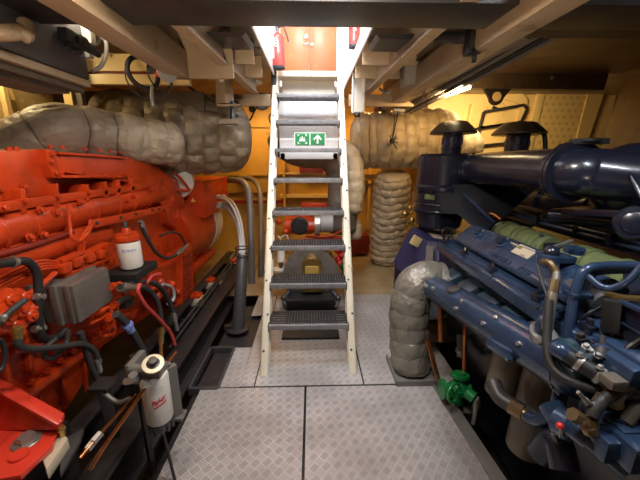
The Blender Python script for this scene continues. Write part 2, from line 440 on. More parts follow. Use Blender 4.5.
b.box(((HX0+HX1)/2, (HY0-1.95)/2, DECK+.02), (HX1-HX0, HY0+1.95, .04)); b.box(((HX0+HX1)/2, (HY1+5.05)/2, DECK+.02), (HX1-HX0, 5.05-HY1, .04))
struct('ceiling', b, 'ceil')
# hatch shaft above the stair
for nm, bx in (('wall_hatch_left', ((-.62, 2.93, 3.51), (.03, 2.06, 2.2))), ('wall_hatch_right', ((.62, 2.93, 3.51), (.03, 2.06, 2.2))),
               ('wall_hatch_front', ((0, HY0-.015, 3.51), (1.27, .03, 2.2))), ('ceiling_hatch', ((0, 2.93, 4.62), (1.3, 2.1, .04)))):
    b = MB(); b.box(*bx); struct(nm, b, 'white')
b = MB(); b.box((0, HY1+.03, 3.51), (1.27, .03, 2.2)); struct('wall_hatch_back', b, 'white')
d = MB()
d.box((-.185, HY1-.012, 3.38), (.312, .03, 1.82), .004); d.box((.131, HY1-.012, 3.38), (.312, .03, 1.82), .004)
dr = struct('door_1', d, 'orange')
h = MB()
c = PY(306, 44, HY1-.03); h.box(c, (.05, .02, .012), .003); c = PY(312, 45, HY1-.03); h.cyl(c, c+V((0, -.025, 0)), .013); c = PY(306, 37, HY1-.03); h.cyl(c, c+V((0, -.02, 0)), .02)
h.build('door_latch', 'chrome', dr)
# coaming of the hatch, lower lip
for nm, x in (('trim_1', HX0-.004), ('trim_2', HX1+.004)):
    b = MB(); b.box((x, 2.93, 2.365), (.012, 2.06, .13), .002); struct(nm, b, 'white')
b = MB(); b.box((.01, HY1, 2.35), (.74, .03, .16)); struct('trim_3', b, 'white')

# deck beams and girders
def girder(u0, v0, u1, v1, z, w, hgt, m='beam', ext=.6, solid=0):
    """bottom edge given by two points on it; solid = sideways offset of a box girder"""
    a, c = PZ(u0, v0, z), PZ(u1, v1, z); t = (c-a).normalized()
    a = a-t*ext; b = MB()
    if solid:
        o = V((solid*w/2, 0, 0)); b.bar(a+o+V((0, 0, .085)), c+o+V((0, 0, .085)), w, .17, .006)
        k = MB(); h2 = DECK-z-.17; k.bar(a+o*1.2+V((0, 0, .17+h2/2)), c+o*1.2+V((0, 0, .17+h2/2)), w*.5, h2); struct('ceiling_beam', k, 'ceil')
    else:
        b.bar(a+V((0, 0, .016+hgt/2)), c+V((0, 0, .016+hgt/2)), w*.25, hgt); b.bar(a+V((0, 0, .008)), c+V((0, 0, .008)), w, .016, .003)
    return struct('ceiling_beam', b, m)
girder(136, 43, 192, 80, 2.06, .13, .30, solid=-1)
girder(183, 30, 256, 95, 2.14, .075, .24)
girder(437, 31, 364, 97, 2.14, .075, .24)
girder(500, 35, 378, 112, 2.06, .13, .32, solid=1)
def cross(x0, x1, y, z0, z1, t, m='beam'):
    b = MB(); b.box(((x0+x1)/2, y, (z0+z1)/2), (x1-x0, t, z1-z0), .004); return struct('ceiling_beam', b, m)
cross(-2.7, 4.2, 1.62, 2.135, 2.375, .26, 'blacksteel')         # dark beam nearest the camera
cross(-.80, -.43, 2.62, 2.2, 2.37, .03); cross(-.80, -.43, 3.02, 2.2, 2.37, .03)
cross(.39, .8, 2.62, 2.2, 2.37, .03); cross(.39, .8, 3.02, 2.2, 2.37, .03)
cross(-1.0, -.41, 3.42, 2.03, 2.14, .05); cross(.38, 1.05, 3.42, 2.03, 2.14, .05)
cross(-.93, -.55, 2.45, 2.06, 2.37, .03)
b = MB(); b.box((-1.75, 2.72, 2.23), (1.6, .03, .12)); b.box((-1.75, 2.70, 2.105), (1.6, .05, .07))
for i in range(9):
    b.bolt((-2.4+i*.17, 2.70, 2.28), (0, -1, 0), .013, .012)
struct('trim_4', b, 'yellow')
b = MB(); b.box((-1.75, 2.74, 2.155), (1.6, .02, .04)); struct('trim_5', b, 'darkred')
cross(-2.7, -.95, 3.0, 1.92, 2.08, .04, 'brown')
# left wall dressing
b = MB(); b.box((-2.2, 2.35, 1.6), (.02, 1.1, .9)); struct('trim_6', b, 'perfl')
b = MB(); b.bar(PX(12, 100, -2.17), PX(2, 80, -2.17)+V((0, 0, .1)), .03, .03); b.bar(PX(2, 84, -2.17), PX(12, 130, -2.17), .035, .035); struct('trim_7', b, 'yellow')
b = MB(); b.box(PY(69, 92, 2.6), (.06, .05, .45)); struct('trim_8', b, 'yellow')
b = MB(); b.box(PY(78, 90, 2.62), (.06, .04, .5)); struct('trim_9', b, 'lagbrown')

# back wall relief
b = MB()
b.box((-.95, 4.95, 1.55), (.74, .06, 1.1), .004)
for z in (1.98, 1.28): b.box((-.9, 4.92, z), (.9, .07, .03))
struct('trim_10', b, 'yellowb')
b = MB()
for i in range(14): b.bolt((-.66, 4.915, 1.05+i*.07), (0, -1, 0), .012, .015)
b.box((-.72, 4.92, 1.55), (.012, .01, 1.1))
struct('trim_11', b, 'yellowb')
b = MB(); b.box((-.05, 4.92, .95), (.9, .1, .05)); b.box((-.05, 4.92, 1.3), (.9, .1, .03)); b.box((.65, 4.93, 1.2), (.05, .08, .03)); struct('trim_12', b, 'yellow')
b = MB(); b.box((-.43, 4.9, .9), (.04, .1, 1.6)); b.box((.9, 4.92, 1.15), (.04, .08, 1.5)); struct('trim_13', b, 'yellowb')
b = MB(); b.box((.95, 4.9, 1.25), (1.0, .06, .06)); b.box((.95, 4.9, 1.12), (1.0, .06, .04)); struct('trim_14', b, 'brown')
b = MB(); b.box((-.85, 4.9, .86), (.9, .05, .05)); b.box((.8, 4.9, .2), (.6, .06, .05)); struct('trim_15', b, 'darkred')

# right rear partition, yellow, with perforated sheet
YR = 4.6
b = MB(); b.box((3.0, YR+.03, 1.2), (2.75, .04, 2.5)); struct('wall_partition', b, 'yellow')
def quadY(px, Y, th=.02): 
    return [PY(u, v, Y) for u, v in px]
b = MB(); b.prism(quadY([(540, 93), (588, 93), (574, 150), (521, 150)], YR-.02), (0, .02, 0)); struct('trim_16', b, 'perf')
b = MB(); b.prism(quadY([(589, 91), (605, 91), (585, 150), (574, 150)], YR-.04), (0, .04, 0)); struct('trim_17', b, 'yellow')
b = MB(); b.prism(quadY([(539, 91), (546, 91), (532, 150), (524, 150)], YR-.035), (0, .04, 0), .003)
b.prism(quadY([(484, 92), (522, 92), (528, 100), (520, 150), (512, 150), (520, 104)], YR-.03), (0, .03, 0)); struct('trim_18', b, 'yellow')
b = MB()
def framepx(b, px, Y, w, th, m=None):
    n = len(px)
    for i in range(n): b.bar(PY(*px[i], Y), PY(*px[(i+1) % n], Y), w, th, .004, up=V((0, 1, 0)))
framepx(b, [(484, 112), (524, 105), (527, 109), (521, 122), (480, 128)], YR-.03, .04, .03)
framepx(b, [(480, 128), (521, 122), (517, 142), (477, 146)], YR-.03, .03, .03)
b.bar(PY(468, 131, YR-.03), PY(483, 127, YR-.03), .03, .03)
b.bar(PY(493, 107, YR-.04), PY(499, 110, YR-.04), .03, .03)
struct('trim_19', b, 'blacksteel')
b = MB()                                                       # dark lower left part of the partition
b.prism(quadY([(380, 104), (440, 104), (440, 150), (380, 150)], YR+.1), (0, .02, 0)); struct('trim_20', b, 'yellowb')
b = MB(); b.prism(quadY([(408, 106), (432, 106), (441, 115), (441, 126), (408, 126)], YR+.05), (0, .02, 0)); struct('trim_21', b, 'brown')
b = MB(); b.bar(PY(472, 104, YR-.03), PY(463, 150, YR-.03), .06, .03); struct('trim_22', b, 'yellow')
# dark web frame above the yellow panel
b = MB(); b.prism([PY(448, 92, 3.3), PY(470, 88, 3.3), PY(604, 90, 3.3), PY(609, 73, 3.3), PY(545, 68, 3.3), PY(448, 68, 3.3)], (0, .1, 0))
for i in range(8): b.bolt(PY(470+i*17, 86, 3.3), (0, -1, 0), .012, .01)
struct('trim_23', b, 'brown')
b = MB()
for u, v in ((472, 76), (552, 78)): b.bolt(PY(u, v, 3.3), (0, -1, 0), .014, .02)
struct('trim_24', b, 'chrome')
b = MB(); b.prism([PX(606, 90, 2.5), PX(606, 150, 2.5), PX(660, 150, 2.5), PX(660, 60, 2.5)], (.5, 0, 0)); 
b = MB(); b.hexa([(2.72, 1.4, .7), (3.3, 1.4, .7), (3.3, 3.0, .7), (2.62, 3.0, .7), (2.72, 1.4, 2.2), (3.3, 1.4, 2.2), (3.3, 3.0, 2.2), (2.82, 3.0, 2.2)], .01)
struct('trim_25', b, 'tank')
b = MB(); b.box((2.1, 2.55, 2.35), (1.9, 1.5, .05)); struct('ceiling_panel', b, 'tank')
b = MB(); b.box((2.1, 1.9, 2.27), (1.9, .12, .2)); struct('ceiling_beam', b, 'blacksteel')
# ================================================================ STAIR
SX0, SX1 = -.382, .318
S0 = V((0, 1.92, 0)); S1 = V((0, 3.44, 2.37)); SD = (S1-S0).normalized(); SN = V((0, -SD.z, SD.y))
stair = thing('ship_stair', 'steep white steel stair with dark grating treads rising to the deck hatch', 'stair', (-.03, 2.2, 0))
for x in (SX0, SX1-.055):
    b = MB()
    p = []
    for q, z0 in ((S0, 0), (S1, 1)):
        for dx, dy in ((0, 0), (.055, 0), (.055, .13), (0, .13)):
            p.append(V((x+dx, q.y+dy, q.z)))
    # channel section: web and two flanges
    web = x if x < 0 else x+.045
    def seg(b, xa, xb, ya, yb):
        b.hexa([V((X, q.y+Y, q.z)) for q in (S0, S1) for X, Y in ((xa, ya), (xb, ya), (xb, yb), (xa, yb))], .002)
    seg(b, x, x+.055, 0, .014); seg(b, web, web+.01, .0, .15); seg(b, x, x+.055, .136, .15)
    st = b.build('stringer', 'stair', stair)
    b = MB()
    for k in range(10):
        q = S0.lerp(S1, .06+k*.093); b.bolt(q+V((x+.02+.02*(k % 2), -.004, 0)), SN, .006, .005)
    b.build('stringer_bolts', 'darksteel', st)
for k in range(1, 9):
    z = .2577*k+.055; yc = S0.y+(z-.045)*(S1.y-S0.y)/S1.z
    w = SX1-SX0-.13+.02; xc = (SX0+SX1)/2; b = MB()
    b.box((xc, yc-.012, z-.018), (w, .03, .036), .004)
    n = b.build('tread', 'nose', stair); n.name = 'tread'
    b = MB()
    b.box((xc, yc+.205, z-.016), (w, .006, .03))
    for i in range(27): b.box((xc-w/2+w*(i+.5)/27, yc+.1, z-.013), (.005, .205, .024))
    for i in range(6): b.box((xc, yc+.02+i*.036, z-.006), (w, .007, .012))
    b.build('grating', 'tread', n)
    b = MB()
    for sx in (-1, 1): 
        b.box((xc+sx*(w/2+.004), yc+.09, z-.03), (.006, .2, .06)); b.bolt((xc+sx*(w/2-.004), yc+.05, z-.055), (-sx, 0, 0), .009, .012)
    b.build('tread_brackets', 'darksteel', n)
b = MB(); b.box((-.03, 3.52, 2.335), (.70, .2, .05), .004); b.box((-.03, 3.60, 2.24), (.56, .012, .16)); b.build('top_landing', 'stair', stair)
b = MB(); b.box((-.03, 3.66, 1.885), (.66, .012, .76)); bp = b.build('back_panel', 'gridpanel', stair)
b = MB(); b.box((-.03, 3.652, 1.54), (.66, .01, .06)); b.box((-.33, 3.652, 1.88), (.05, .01, .74)); b.box((.27, 3.652, 1.88), (.05, .01, .74)); b.build('panel_edging', 'white', bp)
# exit sign hung on the white panel
Ysg = 3.0
c0 = PY(295, 145.2, Ysg); c1 = PY(325, 133, Ysg)
sx, sz = c1.x-c0.x, c1.z-c0.z; sc = (c0+c1)/2
sg = thing('exit_sign', 'pair of green exit signs with a white up arrow hung behind the stair treads', 'sign', sc)
b = MB(); b.box(sc+V((0, .006, 0)), (sx+.012, .006, sz+.01)); bk = b.build('backing_plate', 'signwhite', sg)
b = MB()
for sxx in (-1, 1): b.bar(sc+V((sxx*sx*.47, .01, 0)), sc+V((sxx*.275, .02, .0)), .012, .012)
b.build('sign_bracket', 'white', sg)
hw = sx*.475
for i, xo in enumerate((-sx/4-.001, sx/4+.001)):
    b = MB(); b.box(sc+V((xo, 0, 0)), (hw, .006, sz-.004), .001); pn = b.build('sign_panel', 'sign', sg)
    o = sc+V((xo, -.0045, 0)); b = MB()
    if i == 1:
        h = sz*.36
        b.prism([o+V((x*h, 0, z*h)) for x, z in ((-.22, -1), (.22, -1), (.22, .3), (.85, -.3), (.95, .15), (0, 1.02), (-.95, .15), (-.85, -.3), (-.22, .3))], (0, .002, 0))
        b.build('arrow_mark', 'signwhite', pn)
    else:
        h = sz*.40                                             # assembly point: four corner arrows about a group of figures
        for ax, az in ((-1, -1), (1, -1), (1, 1), (-1, 1)):
            b.prism([o+V((ax*h*1.0, 0, az*h*.95)), o+V((ax*h*.55, 0, az*h*.95)), o+V((ax*h*1.0, 0, az*h*.5))], (0, .002, 0))
        for fx, fz, q in ((-.42, -.1, .8), (.42, -.1, .8), (0, .08, 1)):
            b.cyl(o+V((fx*h, 0, (fz+.42)*h)), o+V((fx*h, .002, (fz+.42)*h)), .13*h*q, seg=10)
            b.prism([o+V((fx*h+x*h*q, 0, fz*h+z*h*q)) for x, z in ((-.22, .22), (.22, .22), (.26, -.5), (-.26, -.5))], (0, .002, 0))
        b.build('people_mark', 'signwhite', pn)

# ================================================================ EXTINGUISHERS
def extinguisher(base, r, hgt, label, facing):
    t = thing('fire_extinguisher', label, 'fire extinguisher', base)
    b = MB(); b.lathe(base, (0, 0, 1), [(0, r*.75), (.006, r*.95), (.02, r), (hgt*.82, r), (hgt*.9, r*.85), (hgt*.96, r*.4), (hgt, r*.3)], 28); body = b.build('cylinder', 'extred', t)
    b = MB(); b.lathe(base+V((0, 0, -.004)), (0, 0, 1), [(0, r*.8), (.0, r*1.0), (.02, r*1.0), (.02, r*.9)], 28); b.build('base_ring', 'black', t)
    b = MB(); b.cyl(base+V((0, 0, hgt)), base+V((0, 0, hgt+.05)), .018); b.box(base+V((.02, 0, hgt+.06)), (.09, .02, .012), .003); b.build('valve', 'darksteel', t)
    b = MB(); q = base+V((0, -r, 0)); f = facing
    b.tube([base+V((0, 0, hgt+.03)), base+V((r*.8*f, -r*.5, hgt+.04)), base+V((r*1.35*f, -r*.4, hgt*.9)), base+V((r*1.55*f, -r*.3, hgt*.72))], .008, 8); b.build('hose', 'black', t)
    b = MB()
    for i in range(3): b.ring(q+V((-r*.1, -.001, hgt*(.60+.08*i))), (0, 1, 0), .012, .0025, 16, 6)
    b.build('instruction_mark', 'signwhite', body)
    return t
extinguisher(U(278.3, 69.5, 2.95)+V((0, 0, .01)), .067, .30, 'red fire extinguisher with black hose standing at the left side of the deck hatch', 1)
xr = U(354, 50, 2.85)
t = extinguisher(xr+V((-.0, 0, -.06)), .055, .22, 'red fire extinguisher half hidden behind the right white side of the hatch', -1)
t.location = V((.415, 3.35, 2.55))
b = MB(); b.cyl((HX0+.04, 3.0, 2.62), (HX0+.04, 3.0, 2.7), .01); b.box((HX0+.03, 3.0, 2.5), (.02, .05, .3), .004)
o = b.build('hatch_bracket', 'white', loc=(HX0+.03, 3.0, 2.5)); tag(o, 'small white bracket on the left coaming beside the red fire extinguisher', 'bracket')

# ================================================================ LAGGED PIPES
def lacing(seams, par, k=.97, r=.005, m='lagbrown'):
    """dark ring added as the shade in a padding seam, one part each"""
    for p, t_, R in seams:
        b = MB(); x = t_.orthogonal().normalized(); y = t_.cross(x); n = 40
        pts = [p+(x*math.cos(a)+y*math.sin(a))*(R*(k+.018*noise.noise(V((math.cos(a)*2, math.sin(a)*2, p.x*9)))))+t_*(.02*noise.noise(V((math.cos(a)*1.5, math.sin(a)*1.5, p.y*7)))) for a in (2*PI*i/n for i in range(n+1))]
        b.tube(pts, r, 6, smooth=False); b.build('lacing', m, par)
t = thing('lagged_silencer', 'large round tufted taupe insulated silencer hung under the deck at left', 'insulated pipe', U(170, 175, 3.0))
a, e = U(92, 130, 2.75), U(249, 138, 3.3)
b = MB(); b.quilt([a, a.lerp(e, .33), a.lerp(e, .66), e], [.335, .36, .375, .33], .15, .06, 13, .085, .022, 110, .012, 1); b.build('padding', 'lagdark', t)
b = MB(); q = a.lerp(e, .62); ax = (e-a).normalized()
b.tube([U(186, 84, 2.85), U(205, 100, 2.9), U(226, 120, 2.9)], .012, 8); b.build('lashing', 'pipegrey', t)
t = thing('lagged_exhaust_elbow', 'thick taupe insulated exhaust elbow with smooth padded bands behind the red engine', 'insulated pipe', U(60, 150, 2.05))
P = [U(-12, 215, 1.95), U(8, 168, 1.97), U(50, 136, 2.02), U(92, 135, 2.2), U(140, 141, 2.42), U(182, 145, 2.62)]
b = MB(); b.quilt(P[:5], [.18, .185, .185, .182, .178], .20, .085, 0, 0, .028, 96, .009, 2); lacing(b.seams, t); b.build('padding', 'lag', t)
b = MB(); b.quilt(P[3:], [.178, .172, .168], .12, .085, 9, .08, .035, 80, .009, 3); b.build('end_padding', 'lag', t)
for f_, w in ((.0, .15), (.72, .13)):
    pp = P[3].lerp(P[4], f_); ax = (P[4]-P[3]).normalized()
    b = MB(); b.quilt([pp-ax*.11, pp, pp+ax*.11], [.194]*3, .22, .04, 0, 0, .025, 96, .009, 5+w); b.build('padded_sleeve', 'lag', t)

t = thing('lagged_exhaust_duct', 'big horizontal pleated insulated exhaust duct right of the stair', 'insulated pipe', U(400, 170, 3.95))
b = MB(); b.quilt([U(350, 142, 4.0), U(370, 141, 3.97), U(395, 140, 3.9), U(438, 139, 3.9), U(452, 140, 3.95)], [.33, .34, .35, .345, .30], .125, .10, 10, .045, .02, 110, .012, 4); b.build('padding', 'lagwarmlit', t)
b = MB(); b.quilt([U(425, 143, 3.95), U(462, 148, 3.98), U(480, 148, 3.98)], [.27, .25, .2], .14, .09, 8, .05, .03, 64, .02, 6); b.build('end_padding', 'lagwarmlit', t)
b = MB()
q = U(392, 141, 3.51)
for i in range(8): b.tube([q, q+V((math.cos(i)*.06, -.03, math.sin(i*1.9)*.08-.02))], .006, 6, smooth=False)
b.tube([q+V((0, 0, 0)), q+V((.02, .02, .2)), U(394, 112, 3.62)], .006, 6); b.ball(q, .03); b.build('rope_tie', 'black', t)
t = thing('lagged_exhaust_column', 'vertical wrinkled buff insulated pipe standing on the rear floor under the big duct', 'insulated pipe', PZ(388, 262, 0))
bs = PZ(386, 262, 0); bs.z = .01; tp = U(393, 171, 4.05)
b = MB(); b.quilt([bs, bs.lerp(tp, .33), bs.lerp(tp, .66), tp], [.25, .255, .245, .24], .10, .08, 9, .06, .04, 80, .010, 8); b.build('padding', 'lagwarmlit', t)
t = thing('lagged_rear_elbow', 'grey brown insulated pipe elbow bending down behind the stair', 'insulated pipe', U(335, 240, 3.75))
P = [U(278, 132, 3.95), U(288, 146, 3.9), U(305, 152, 3.85), U(330, 154, 3.8), U(343, 172, 3.78), U(343, 200, 3.78), U(341, 235, 3.8)]
b = MB(); b.quilt(P, [.19, .19, .19, .2, .2, .19, .18], .28, .05, 0, 0, .02, 56, .015, 9); b.build('padding', 'lagbrown', t)
P = [U(336, 146, 3.72), U(349, 160, 3.7), U(353, 185, 3.7), U(351, 215, 3.72)]
b = MB(); b.quilt(P, [.13, .15, .14, .12], .13, .09, 0, 0, .03, 56, .015, 10); b.build('buff_padding', 'lagwarmlit', t)
t = thing('lagged_sleeve', 'short buff padded sleeve low behind the right stringer of the stair', 'insulated pipe', U(354, 240, 3.8))
b = MB(); b.quilt([U(355, 240, 3.85), U(355, 228, 3.85), U(354, 218, 3.85)], [.08, .09, .07], .1, .06, 0, 0, .02, 40, .012, 12); b.build('padding', 'lagwarmlit', t)

t = thing('lagged_exhaust_boot', 'silver grey quilted exhaust elbow rising from a floor tray to the blue engine', 'insulated pipe', PZ(410, 372, 0))
P = [PZ(411, 371, .012)+V((.0, .02, 0)), U(409, 335, 2.27), U(410, 302, 2.22), U(420, 281, 2.2), U(443, 280, 2.2)]
b = MB(); b.quilt(P, [.135, .14, .135, .13, .125], .115, .075, 7, .055, .022, 84, .007, 11, close=(False, False)); b.build('padding', 'lagsilver', t)
b = MB(); c = PZ(412, 373, 0); b.box(c+V((0, .02, .008)), (.3, .3, .016), .003); b.box(c+V((0, -.13, .02)), (.3, .012, .04)); b.box(c+V((-.145, .02, .02)), (.012, .3, .04)); b.build('floor_tray', 'pipegrey', t)

# ================================================================ PUMP SET BEHIND THE STAIR
pc = PZ(311, 290, 0); Yp = 3.5
t = thing('pump_set', 'red and black pump set with round chequered guard standing behind the stair', 'pump', (pc.x, Yp, 0))
c = U(311, 276, 3.3)
b = MB(); b.lathe(c, (0, 1, 0), [(0, .0), (0, .27), (.02, .285), (.30, .285), (.30, .2)], 48); b.build('chequered_guard', 'drum', t)
b = MB(); b.lathe(c+V((0, -.005, 0)), (0, 1, 0), [(0, .285), (0, .30), (.03, .30), (.03, .285)], 48); b.build('guard_rim', 'steel', t)
c2 = U(312, 273, 3.2)
b = MB()
N = 14; w, hh = .105, .16
arc = [V((math.cos(PI*i/N)*w, 0, math.sin(PI*i/N)*w+.06)) for i in range(N+1)]+[V((-w, 0, -.2)), V((w, 0, -.2))]
b.prism([c2+V((0, -.03, 0))+q for q in arc], (0, .14, 0), .003); b.build('coupling_hood', 'brass', t)
b = MB(); b.box(c2+V((0, -.03, -.0)), (.14, .02, .17), .02); b.build('hood_window', 'warnyellow', t)
b = MB(); b.box((pc.x, 3.42, .13), (.50, .5, .26), .01); b.box((pc.x, 3.0, .065), (.5, .26, .13), .01); b.box((pc.x, 2.62, .012), (.5, .5, .024), .005); b.build('base_frame', 'black', t)  # flat black front plate paints in the dark of a floor opening
b = MB(); b.lathe(U(299.5, 226.5, 3.42), (0, 1, 0), [(0, .02), (0, .085), (.012, .1), (.05, .1), (.05, .06)], 32); b.build('black_pulley', 'black', t)
b = MB(); b.box(U(299, 226, 3.6)+V((0, .1, 0)), (.34, .25, .2), .04); b.cyl(U(285, 226, 3.5), U(316, 226, 3.5), .075, seg=20); 
for u, v in ((283, 213), (294, 213), (312, 214), (286, 232), (279, 222)): b.ball(U(u, v, 3.45), .035)
b.build('pump_body', 'red', t)
b = MB(); b.cyl(U(315, 225, 3.45), U(320, 225, 3.45), .12, seg=24); b.build('flange', 'steel', t)
b = MB(); b.cyl(U(320, 223, 3.45), U(333, 223, 3.45), .105, seg=24, bev=.01); b.build('filter_bowl', 'cable', t)
b = MB()
b.tube([U(300, 240, 3.42), U(320, 238, 3.42), U(345, 238, 3.45)], .02, 10); b.tube([U(306, 236, 3.4), U(330, 236, 3.4), U(346, 228, 3.45)], .012, 8)
b.tube([U(326, 246, 3.4), U(340, 240, 3.4)], .015, 8); b.build('red_pipe', 'red', t)
b = MB()
for i in range(16): b.ball(U(336+random.random()*10, 248+random.random()*20, 3.4+random.random()*.1), .02+random.random()*.02, seg=10)
b.build('red_fittings', 'extred', t)
b = MB(); b.ball(U(344, 266, 3.38), .04); b.cyl(U(344, 262, 3.38), U(344, 274, 3.38), .02); b.build('green_valve', 'valve', t)
b = MB(); b.tube([U(278, 236, 3.4), U(283, 242, 3.38), U(288, 240, 3.38), U(286, 235, 3.4), U(280, 238, 3.4)], .008, 8); b.build('pale_cable_loop', 'offwhite', t)
b = MB()
for s_ in (-1, 1):
    b.tube([U(311+s_*22, 292, 3.25), U(311+s_*27, 300, 3.2), U(311+s_*24, 308, 3.15)], .02, 8); b.ball(U(311+s_*27, 298, 3.2), .035); b.ball(U(311+s_*25, 305, 3.18), .03)
b.build('drain_fittings', 'darksteel', t)
t = thing('filter_cup', 'white cylindrical cup left of the chequered guard behind the stair', 'filter', U(281, 262, 3.35))
b = MB(); b.cyl(U(281, 262.5, 3.35), U(281, 249, 3.35), .043, seg=24, bev=.008); b.build('cup', 'filter', t)
b = MB(); b.cyl(U(281, 270, 3.35), U(281, 262.5, 3.35), .02); b.build('stem', 'darksteel', t)
t = thing('white_dish', 'flat white round dish under the white cup behind the stair', 'dish', U(280, 270, 3.35))
b = MB(); c = U(280, 271, 3.35); b.lathe(c, (0, 0, 1), [(0, .07), (.012, .085), (.03, .085), (.035, .07), (.035, 0)], 32); b.cyl(c+V((0, 0, -.2)), c, .03); b.build('dish_body', 'filter', t)
c = U(316, 205, 3.9)
t = thing('control_box', 'orange flat box lying on top of the pump behind the stair', 'box', c)
b = MB(); b.box(c, (.36, .16, .07), .012); b.build('case', 'red', t)
b = MB()
for i in range(3): b.box(c+V((.06+.035*i, -.05, .036)), (.02, .04, .006))
b.build('slots', 'ink', t)
b = MB(); b.box((.0, 4.86, 1.42), (.37, .12, .22), .01); o = b.build('electrical_box', 'darkred', loc=(0, 4.86, 1.42)); tag(o, 'dark red electrical box on the yellow back wall seen through the stair', 'box')
b = MB(); b.box((.72, 4.8, .2), (.35, .2, .3), .01); o = b.build('locker', 'darkred', loc=(.72, 4.8, .05)); tag(o, 'low dark red locker at the foot of the back wall beside the buff column', 'locker')
# ================================================================ RED GENERATOR (left)
EX = -1.30
eng = thing('diesel_engine', 'large red diesel engine with white oil filter along the left side', 'engine', (-1.55, 2.0, -.2))
def slab(px, X, th, bev=.012, m='red', name='part', par=eng, seg=2):
    b = MB(); b.prism([PX(u, v, X) for u, v in px], (-th, 0, 0), bev, seg); return b.build(name, m, par)
def bolts(b, px, X, r=.011, h=.014):
    for u, v in px: b.bolt(PX(u, v, X), (1, 0, 0), r, h)
# main block
blk = slab([(-70, 262), (20, 226), (100, 208), (170, 205), (196, 236), (197, 300), (150, 312), (118, 335), (-70, 470)], -1.36, .5, .02, name='engine_block')
b = MB()
for u in (-20, 2, 24, 47, 122, 140): b.bar(PX(u, 340-u*.55, -1.355), PX(u+6, 392-u*.72, -1.345), .03, .03, .008)
b.bar(PX(-40, 372, -1.35), PX(120, 272, -1.35), .04, .03, .008); b.bar(PX(10, 350, -1.34), PX(80, 342, -1.34), .05, .04, .01)
for u, v in ((98, 318), (112, 306), (120, 322), (128, 318), (105, 330), (90, 340)): b.bar(PX(u, v, -1.33), PX(u+9, v-7, -1.33), .04, .05, .01)
b.build('block_ribs', 'red', blk)
b = MB(); b.tube([PX(-40, 272, -1.36), PX(20, 254, -1.36), PX(60, 243, -1.36), PX(100, 234, -1.37)], .085, 24); b.build('camshaft_housing', 'red', eng)
b = MB(); b.tube([PX(-50, 243, -1.36), PX(30, 221, -1.36), PX(100, 206, -1.36), PX(158, 193, -1.36)], [.088]*4, 26); man = b.build('exhaust_manifold', 'red', eng)
b = MB()
for u, v in ((29, 237), (43, 235), (3, 208), (40, 210), (80, 202), (55, 213), (126, 200), (133, 196), (150, 190)): b.bolt(PX(u, v, -1.275), (1, 0, .1), .014, .02)
b.build('manifold_bolts', 'red', man)
b = MB()
for k, u in enumerate((-12, 20, 52, 84, 108, 124, 140)):
    v = 243-(u+50)*.24
    b.ring(PX(u, v, -1.36), PX(u+20, v-4.8, -1.36)-PX(u, v, -1.36), .086, .008, 28, 8)
b.build('manifold_bands', 'red', man)
# rail of brackets between the manifold and the inlet duct
b = MB(); b.bar(PX(-40, 213, -1.30), PX(152, 185, -1.30), .03, .045, .008)
rl = b.build('inlet_rail', 'red', eng)
for u0 in (24, 57, 88, 106, 119, 133):
    v = 213-(u0+40)*.146; b = MB()
    k = 1.2 if u0 < 60 else .8
    b.prism([PX(u0-2.5*k, v-12*k, -1.285), PX(u0+1.5*k, v-13*k, -1.285), PX(u0+3*k, v+7*k, -1.285), PX(u0-1.5*k, v+9*k, -1.285)], (-.1, 0, 0), .005)
    b.bolt(PX(u0, v-3, -1.284), (1, 0, 0), .012, .012); b.build('rail_bracket', 'red', rl)
b = MB()
for u0 in (70, 98, 113, 128): b.box(PX(u0, 196-(u0-70)*.15, -1.42), (.12, .05, .14), .012)
b.build('head_blocks', 'red', eng)
slab([(-70, 195), (60, 176), (150, 182), (166, 205), (150, 215), (-70, 245)], -1.43, .2, .01, name='cylinder_head')
# left end box of the inlet
ib = slab([(-70, 154), (44, 149), (49, 165), (50, 183), (56, 195), (-70, 210)], -1.33, .36, .014, name='inlet_box')
slab([(46, 149), (55, 150), (60, 172), (61, 178), (54, 178), (48, 164)], -1.285, .36, .006, name='inlet_flange')
b = MB(); bolts(b, ((51, 154), (50.5, 162), (55, 173)), -1.284, .011, .014); bolts(b, ((0, 189), (24, 187)), -1.325, .013, .014)
for u, v in ((10, 153), (17, 152.5), (51, 150), (63, 150.5), (86, 152), (100, 153), (111, 154), (121, 155)): b.bolt(PX(u, v, -1.36)+V((0, 0, .012)), (0, 0, 1), .010, .014)
for u, v in ((88, 176), (104, 176), (115, 176), (126, 176)): b.bolt(PX(u, v, -1.29), (1, 0, 0), .012, .018)
b.build('inlet_bolts', 'red', ib)
# inlet duct: flat run, sloping run and down-turned elbow
slab([(57, 151.5), (90, 153.5), (126, 157), (158, 167), (178, 180), (184, 195), (187, 214), (186, 226), (176, 229), (167, 224), (166, 208), (157, 194), (140, 185), (124, 177), (61, 177.5)], -1.30, .28, .028, name='inlet_duct', seg=3)
b = MB(); b.bar(PX(58, 153, -1.29), PX(126, 158, -1.29), .02, .012, .003); b.bar(PX(60, 176.5, -1.29), PX(126, 176.5, -1.29), .02, .014, .003); b.build('duct_lip', 'red', eng)
b = MB()
for u, v, r in ((155, 187, .045), (160, 195, .04), (170, 200, .05), (150, 196, .04), (178, 200, .03), (165, 212, .04)): b.ball(PX(u, v, -1.33), r)
b.cyl(PX(172, 214, -1.34), PX(184, 221, -1.34), .07, seg=20); b.ring(PX(178, 223, -1.38), (0, 1, -.3), .085, .02); b.build('turbo_castings', 'red', eng)
